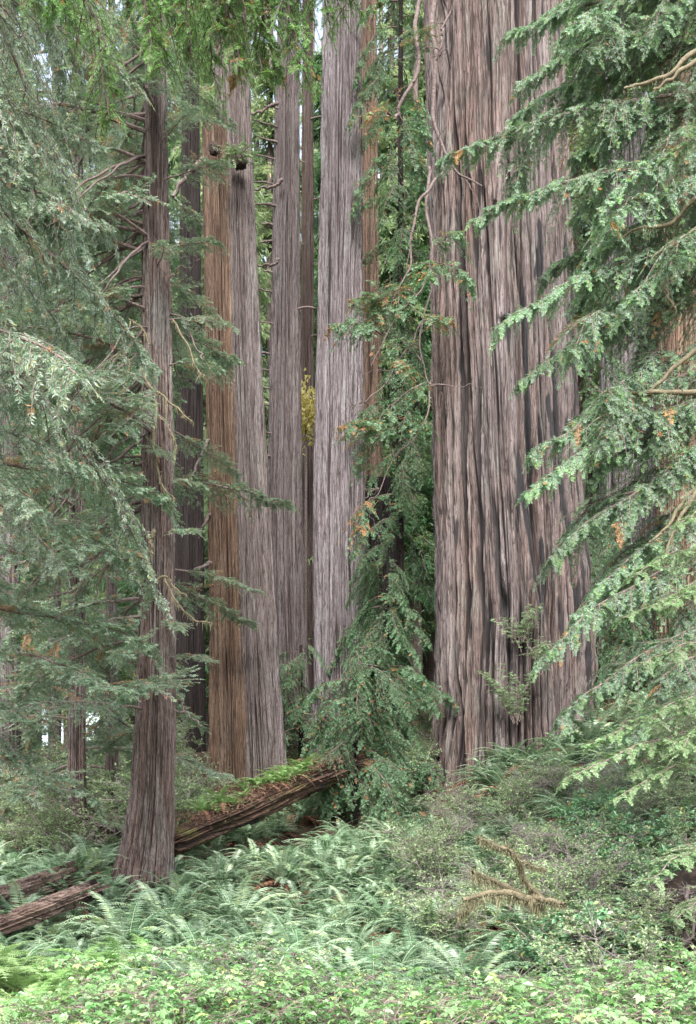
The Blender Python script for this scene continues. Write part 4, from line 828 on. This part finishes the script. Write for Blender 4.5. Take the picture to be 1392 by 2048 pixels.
for i, (x, Y, px) in enumerate(pts):
    for test, lab, grp in ZONES:
        if test(px, Y): break
    put_fern(x, Y, fern_v, int(rg.integers(0, 99)), rg.uniform(.68, 1.05), lab, grp)
def cat(gs): return np.vstack([v for g_ in gs for v in g_.V])
ug = G()      # the smaller ferns filling in between, past the 300 that show largest
k = 0
while k < 330:
    Y = 7.2 + 17.5 * rg.random(); px = rg.uniform(-60, 1440); x = X(px, Y)
    if (blocked(px, Y, x) and not (835 < px < 935 and 20.5 < Y < 24)) or (px > 940 and rg.random() < .5) or (px < 300 and (Y > 15 or Y < 10)): continue
    a_, b_g = fern_g[int(rg.integers(0, 7))]; sc_ = rg.uniform(.5, .8) * (.5 if 845 < px < 935 and Y > 20.5 else 1); az = rg.uniform(0, 6.28); Rm = np.array([[math.cos(az), -math.sin(az), 0], [math.sin(az), math.cos(az), 0], [0, 0, 1]]) * sc_
    for m_, gg in enumerate((a_, b_g)):
        V = np.vstack(gg.V) @ Rm.T + np.array((x, Y, gz(x, Y) - .03)); ug.add(V, np.vstack(gg.Q), m_, np.concatenate(gg.A))
    k += 1
o = ug.build('fern_undergrowth', [M['fern'], M['fern_dead']]); o['kind'] = 'stuff'
for i, (px, Y, s) in enumerate(((232, 13.9, .75), (262, 13.7, .6), (300, 13.6, .7), (335, 13.8, .8), (360, 14.3, .85), (215, 14.4, .8), (372, 15.0, .8))):
    put_fern(X(px, Y), Y, fern_v, i * 2 + 1, s, 'sword fern growing right against the flared foot of the leaning tree', 'ferns at the leaning tree foot')
for i, (px, Y, s) in enumerate(((1000, 22.4, 1.3), (1070, 22.2, 1.45), (1130, 22.8, 1.2), (1040, 22.9, 1.4), (960, 22.6, 1.0), (1185, 22.6, 1.3), (1020, 21.2, 1.2), (1100, 21.0, 1.3), (1150, 21.4, 1.2), (985, 23.2, 1.2))):
    put_fern(X(px, Y), Y, fern_v, i * 3 + 1, s, 'tall sword fern standing against the front foot of the giant trunk', 'tall ferns at the giant foot')
for i in range(26):   # small ferns and seedlings on the log
    t = .08 + .80 * rg.random(); p = np.array(lg.location) + D * t * L + N * (.21 + .08 * t) + S * rg.uniform(-.25, .2)
    put_fern(p[0], p[1], lady_v, i, rg.uniform(.22, .68), 'small yellow green fern growing on top of the mossy log', 'small ferns on the mossy log', 'small_fern', z=p[2])
for i in range(42):
    Y = rg.uniform(6.4, 10.4) if i < 24 else rg.uniform(6.3, 8.6); px = rg.uniform(-40, 330) if i < 24 else rg.uniform(330, 1350)
    put_fern(X(px, Y), Y, lady_v, i, rg.uniform(.7, 1.1), 'light green lady fern with lacy fronds in the lower left corner' if px < 330 else 'light green lady fern between the bright brambles and the fern bank', 'lady ferns in the corner' if px < 330 else 'lady ferns among brambles', 'lady_fern')

# ================================================================== bright brambles along the bottom
def lobed(g, P, D, N, L, kind, t):
    S = nrm(np.cross(D, N)); n = len(P)
    lob = ((0, 1, .62), (.85, .78, .55), (-.85, .78, .55), (1.75, .5, .5), (-1.75, .5, .5)) if kind == 0 else ((0, 1, .62), (1.35, .82, .62), (-1.35, .82, .62))
    for a, l, w in lob:
        d = D * math.cos(a) + S * math.sin(a); g.add(*leafq(P + (d * L[:, None] * .03 if kind else 0), d, N, L * l, L * l * w, mid=.5, droop=.16), t=np.repeat(t, 4))
def bramble_geo(seed, ns, H, kind, leaf=.075, nl=15):
    rg = np.random.default_rng(seed); gw = G(); gl = G()
    for j in range(ns):
        a = rg.uniform(0, 6.28); b = np.array((rg.normal(0, .14), rg.normal(0, .14), 0)); h = H * rg.uniform(.55, 1.1); out = rg.uniform(.1, .55)
        P = spline([b, b + np.array((math.cos(a) * out * .35, math.sin(a) * out * .35, h * .55)), b + np.array((math.cos(a) * out, math.sin(a) * out, h)), b + np.array((math.cos(a) * out * 1.5, math.sin(a) * out * 1.5, h * .97))], 14)
        gw.add(*tube(P, np.linspace(.006, .002, 14), 3))
        f = rg.uniform(.42, 1, nl); i = np.minimum((f * 13).astype(int), 12); B = P[i]; aa = rg.uniform(0, 6.28, nl); pet = rg.uniform(.04, .16, nl)
        E = B + np.stack([np.cos(aa), np.sin(aa), rg.uniform(-.1, .6, nl)], 1) * pet[:, None]; gw.add(*prisms(B, E, .0018, .0014))
        Dv = nrm(np.stack([np.cos(aa), np.sin(aa), rg.normal(-.15, .25, nl)], 1)); N = nrm(np.stack([rg.normal(0, .28, nl), rg.normal(-.1, .28, nl), np.ones(nl)], 1))
        lobed(gl, E, Dv, N, leaf * rg.uniform(.55, 1.25, nl), kind if rg.random() < .8 else 1 - kind, np.clip(rg.normal(.22 + .36 * (B[:, 2] / H), .23, nl) + .25 * (rg.random(nl) < .03), 0, .95))
    return gw, gl
br_v = []
for i in range(6):
    a, b = bramble_geo(60 + i, 17, .46 + .07 * (i % 3), i % 2, .034 + .009 * (i % 3), 24); br_v.append((a.mesh('stems', [M['twig']]), b.mesh('leaves', [M['berry']])))
pts2 = []
while len(pts2) < 128:
    Y = 6.0 + 3.4 * rg.random(); px = rg.uniform(-60, 1450); x = X(px, Y)
    if px < 260 and Y > 6.8 and rg.random() < .85: continue
    if float(pn(np.array([x * .9 + 3]), np.array([Y * .9]), seed=6)[0]) > .16: continue      # open patches between the bushes
    lim = 7.2 + 2.8 * float(pn(np.array([px * .006]), np.array([3.3]))[0]) + (.3 if px > 900 else 0)
    if Y > lim and rg.random() < .93: continue
    if any((x - a) ** 2 + (Y - b) ** 2 < .17 ** 2 for a, b, _ in pts2): continue
    pts2.append((x, Y, px))
for i, (x, Y, px) in enumerate(pts2):
    z = 0 if px < 460 else 1 if px < 930 else 2; s = rg.uniform(.55, 1.35)
    t = thing('bramble_bush', ('yellow green bramble bush at the bottom left, in front of lacy ferns', 'yellow green bramble bush along the bottom edge below the fern bank', 'yellow green bramble bush at the bottom right, below the twiggy thicket')[z], 'bush', (x, Y, gz(x, Y) - .02), ('brambles at bottom left', 'brambles at bottom centre', 'brambles at bottom right')[z], rg.uniform(0, 6.28))
    t.scale = (s, s, s * (.85 if Y < 6 else 1.0)); a, b = br_v[i % 6]; link('stems', a, t); link('leaves', b, t)

# ================================================================== twiggy huckleberry and salal thicket, lower right
def huckle_geo(seed, H, leaf, wide=.6, nst=9, dens=1.0, bare=.25):
    rg = np.random.default_rng(seed); gw = G(); gl = G(); kind_w = .55
    for j in range(nst):
        a = rg.uniform(0, 6.28); out = rg.uniform(.15, .75) * H; h = H * rg.uniform(.6, 1.1)
        P = spline([(0, 0, 0), (math.cos(a) * out * .3, math.sin(a) * out * .3, h * .5), (math.cos(a) * out * .75, math.sin(a) * out * .75, h * .85), (math.cos(a) * out * 1.15, math.sin(a) * out * 1.15, h)], 16) + rg.normal(0, .012, (16, 3))
        gw.add(*tube(P, np.linspace(.010, .003, 16), 4)); isb = rg.random() < bare
        n2 = int(16 * dens); i = rg.integers(4, 16, n2); B = P[i]; d2 = nrm(rg.normal(0, 1, (n2, 3)) * np.array((1, 1, .45)) + UP * .25); l2 = H * rg.uniform(.12, .34, n2); E = B + d2 * l2[:, None] - UP * (.1 * l2)[:, None]
        gw.add(*prisms(B, E, .0032, .0018))
        n3 = 5; f = rg.uniform(.25, 1, (n2, n3)); B3 = B[:, None] + (E - B)[:, None] * f[..., None]; d3 = nrm(d2[:, None] + rg.normal(0, .8, (n2, n3, 3)) * np.array((1, 1, .5))); l3 = H * rg.uniform(.05, .15, (n2, n3)); E3 = B3 + d3 * l3[..., None]
        gw.add(*prisms(B3, E3, .0020, .0012))
        if isb: continue
        k = 6; f4 = rg.random((n2, n3, k)); B4 = B3[:, :, None] + (E3 - B3)[:, :, None] * f4[..., None]; d4 = nrm(d3[:, :, None] * .5 + rg.normal(0, .8, (n2, n3, k, 3)) * np.array((1, 1, .4))); N4 = nrm(UP + rg.normal(0, .45, d4.shape)); L4 = leaf * rg.uniform(.6, 1.3, d4.shape[:-1])
        gl.add(*leafq(B4, d4, N4, L4, L4 * kind_w, mid=.5), t=np.repeat(np.clip(rg.normal(.55, .2, L4.size), 0, .95) + .06 * (rg.random(L4.size) < .02), 4))
    return gw, gl
hk = []
for i in range(5):
    a, b = huckle_geo(80 + i, 1.0, .036, nst=10, bare=(.15, .5, .3, .15, .6)[i]); hk.append((a.mesh('twigs', [M['greytwig']]), b.mesh('leaves', [M['huckle']])))
sl = []
for i in range(3):
    a, b = huckle_geo(95 + i, .7, .060, nst=8, dens=.6, bare=.1); sl.append((a.mesh('twigs', [M['twig']]), b.mesh('leaves', [M['salal']])))
n = 0
while n < 58:
    Y = rg.uniform(8.6, 21); px = rg.uniform(850, 1440) ; 
    if px < 930 and Y < 11: continue
    if Y > 16 and px < 900: continue
    if Y < 10.7 and 880 < px < 1150 and rg.random() < .65: continue
    x = X(px, Y); s = rg.uniform(.7, 1.15); near = Y < 12.5
    t = thing('huckleberry_bush', 'twiggy pale leaved huckleberry bush, low in front of the mossy branch' if near and px < 1120 else 'twiggy huckleberry bush near the root bank at lower right' if near else 'grey twiggy huckleberry bush on the slope below the giant trunk', 'bush', (x, Y, gz(x, Y) - .02), 'huckleberry thicket at lower right', rg.uniform(0, 6.28)); t.scale = (s, s, s * rg.uniform(.75, 1.1))
    a, b = hk[n % 5]; link('twigs', a, t); link('leaves', b, t); n += 1
for n in range(30):
    Y = rg.uniform(9.5, 16); px = rg.uniform(1080, 1430); x = X(px, Y); s = rg.uniform(.7, 1.1)
    t = thing('salal_bush', 'low bush with rounder dark glossy leaves in the right hand thicket', 'bush', (x, Y, gz(x, Y) - .02), 'glossy leaved bushes at lower right', rg.uniform(0, 6.28)); t.scale = (s, s, s); a, b = sl[n % 3]; link('twigs', a, t); link('leaves', b, t)
for n in range(26):     # bare brushwood left of the giant
    Y = rg.uniform(23.6, 26); px = rg.uniform(700, 835); x = X(px, Y); s = rg.uniform(.8, 1.4)
    t = thing('twiggy_bush', 'bare twiggy bush in the dark hollow left of the giant trunk', 'bush', (x, Y, gz(x, Y) - .02), 'brushwood beside the giant', rg.uniform(0, 6.28)); t.scale = (s, s, s); a, b = hk[(1, 4)[n % 2]]; link('twigs', a, t); link('leaves', b, t)
for n in range(40):     # green understorey on the left, behind the leaning tree
    Y = rg.uniform(17, 33); px = rg.uniform(-40, 345); x = X(px, Y); s = rg.uniform(1.0, 1.8)
    t = thing('understorey_bush', 'light green bush low in the shade behind the leaning tree', 'bush', (x, Y, gz(x, Y) - .02), 'understorey bushes at left', rg.uniform(0, 6.28)); t.scale = (s, s, s); a, b = hk[(0, 3)[n % 2]]; link('twigs', a, t); link('leaves', b, t)

# ================================================================== mossy fallen branch
mb = thing('mossy_branch', 'dead forked branch hung with ochre moss, lying in the lower right thicket', 'branch', at(1075, 1800, 10.2))
mbp = [([(1085, 1815), (1040, 1793), (985, 1785), (925, 1800)], .045, .085), ([(1060, 1800), (1010, 1772), (965, 1752), (945, 1745)], .035, .06), ([(1085, 1800), (1050, 1760), (1035, 1725), (1020, 1705), (985, 1688), (955, 1672)], .032, .03),
       ([(1090, 1740), (1060, 1730), (1035, 1715), (1010, 1690)], .012, .02), ([(950, 1800), (930, 1820), (915, 1828)], .014, .06), ([(1060, 1790), (1090, 1800), (1130, 1808)], .04, .03)]
for i, (pts, r, hg) in enumerate(mbp):
    o, P = limb(mb, [at(a, b, 10.2 - .12 * k) for k, (a, b) in enumerate(pts)], r, M['mosslimb'], r1=r * .45, seed=i + 60, wob=.008)
    mossy(o, P, r, 800, hg, seed=i + 50, origin=mb.location)

# ================================================================== root bank at the right edge
rb_ = thing('root_bank', 'dark upturned root bank with hanging roots at the lower right edge', 'root bank', (X(1475, 10.2), 10.2, gz(X(1475, 10.2), 10.2) - .35))
nu, nv = 70, 60; aa = np.linspace(-1, 1, nu); hh = np.linspace(-.15, 1, nv); A_, H_ = np.meshgrid(aa, hh)
Vx = A_ * .70 + .15 * pn(A_ * 4, H_ * 3, seed=1); Vz = H_ * 1.45 * (1 - .35 * A_ ** 2) ; Vy = -.45 * np.sin(np.clip(H_, 0, 1) * 2.2) * (1 - .6 * A_ ** 2) + .18 * pn(A_ * 5, H_ * 5, seed=2) + .12 * pn(A_ * 12, H_ * 12, seed=3) + .05 * pn(A_ * 30, H_ * 30, seed=6) + 1.3 * np.clip(H_ - .75, 0, 1) * 2 + .9 * A_ ** 2
i = np.arange(nv - 1)[:, None] * nu + np.arange(nu - 1)[None]
G().add(np.stack([Vx, Vy, Vz], -1), np.stack([i, i + 1, i + nu + 1, i + nu], -1)).build('earth', M['rootsoil'], rb_, True)
for k in range(30):
    q = np.random.default_rng(800 + k); x0 = q.uniform(-.7, .7); z0 = q.uniform(.6, 1.35); p = np.array(rb_.location) + np.array((x0, -.45, z0)); L = q.uniform(.4, 1.0)
    limb(rb_, [p, p + np.array((q.normal(0, .1), -.15, -.25 * L)), p + np.array((q.normal(0, .18), -.18, -.65 * L)), p + np.array((q.normal(0, .25), -.1, -L))], q.uniform(.008, .03), M['limb'], name='root', seed=k, res=14, wob=.03)
print('objects', len(bpy.data.objects), 'faces', sum(len(m.polygons) for m in bpy.data.meshes))
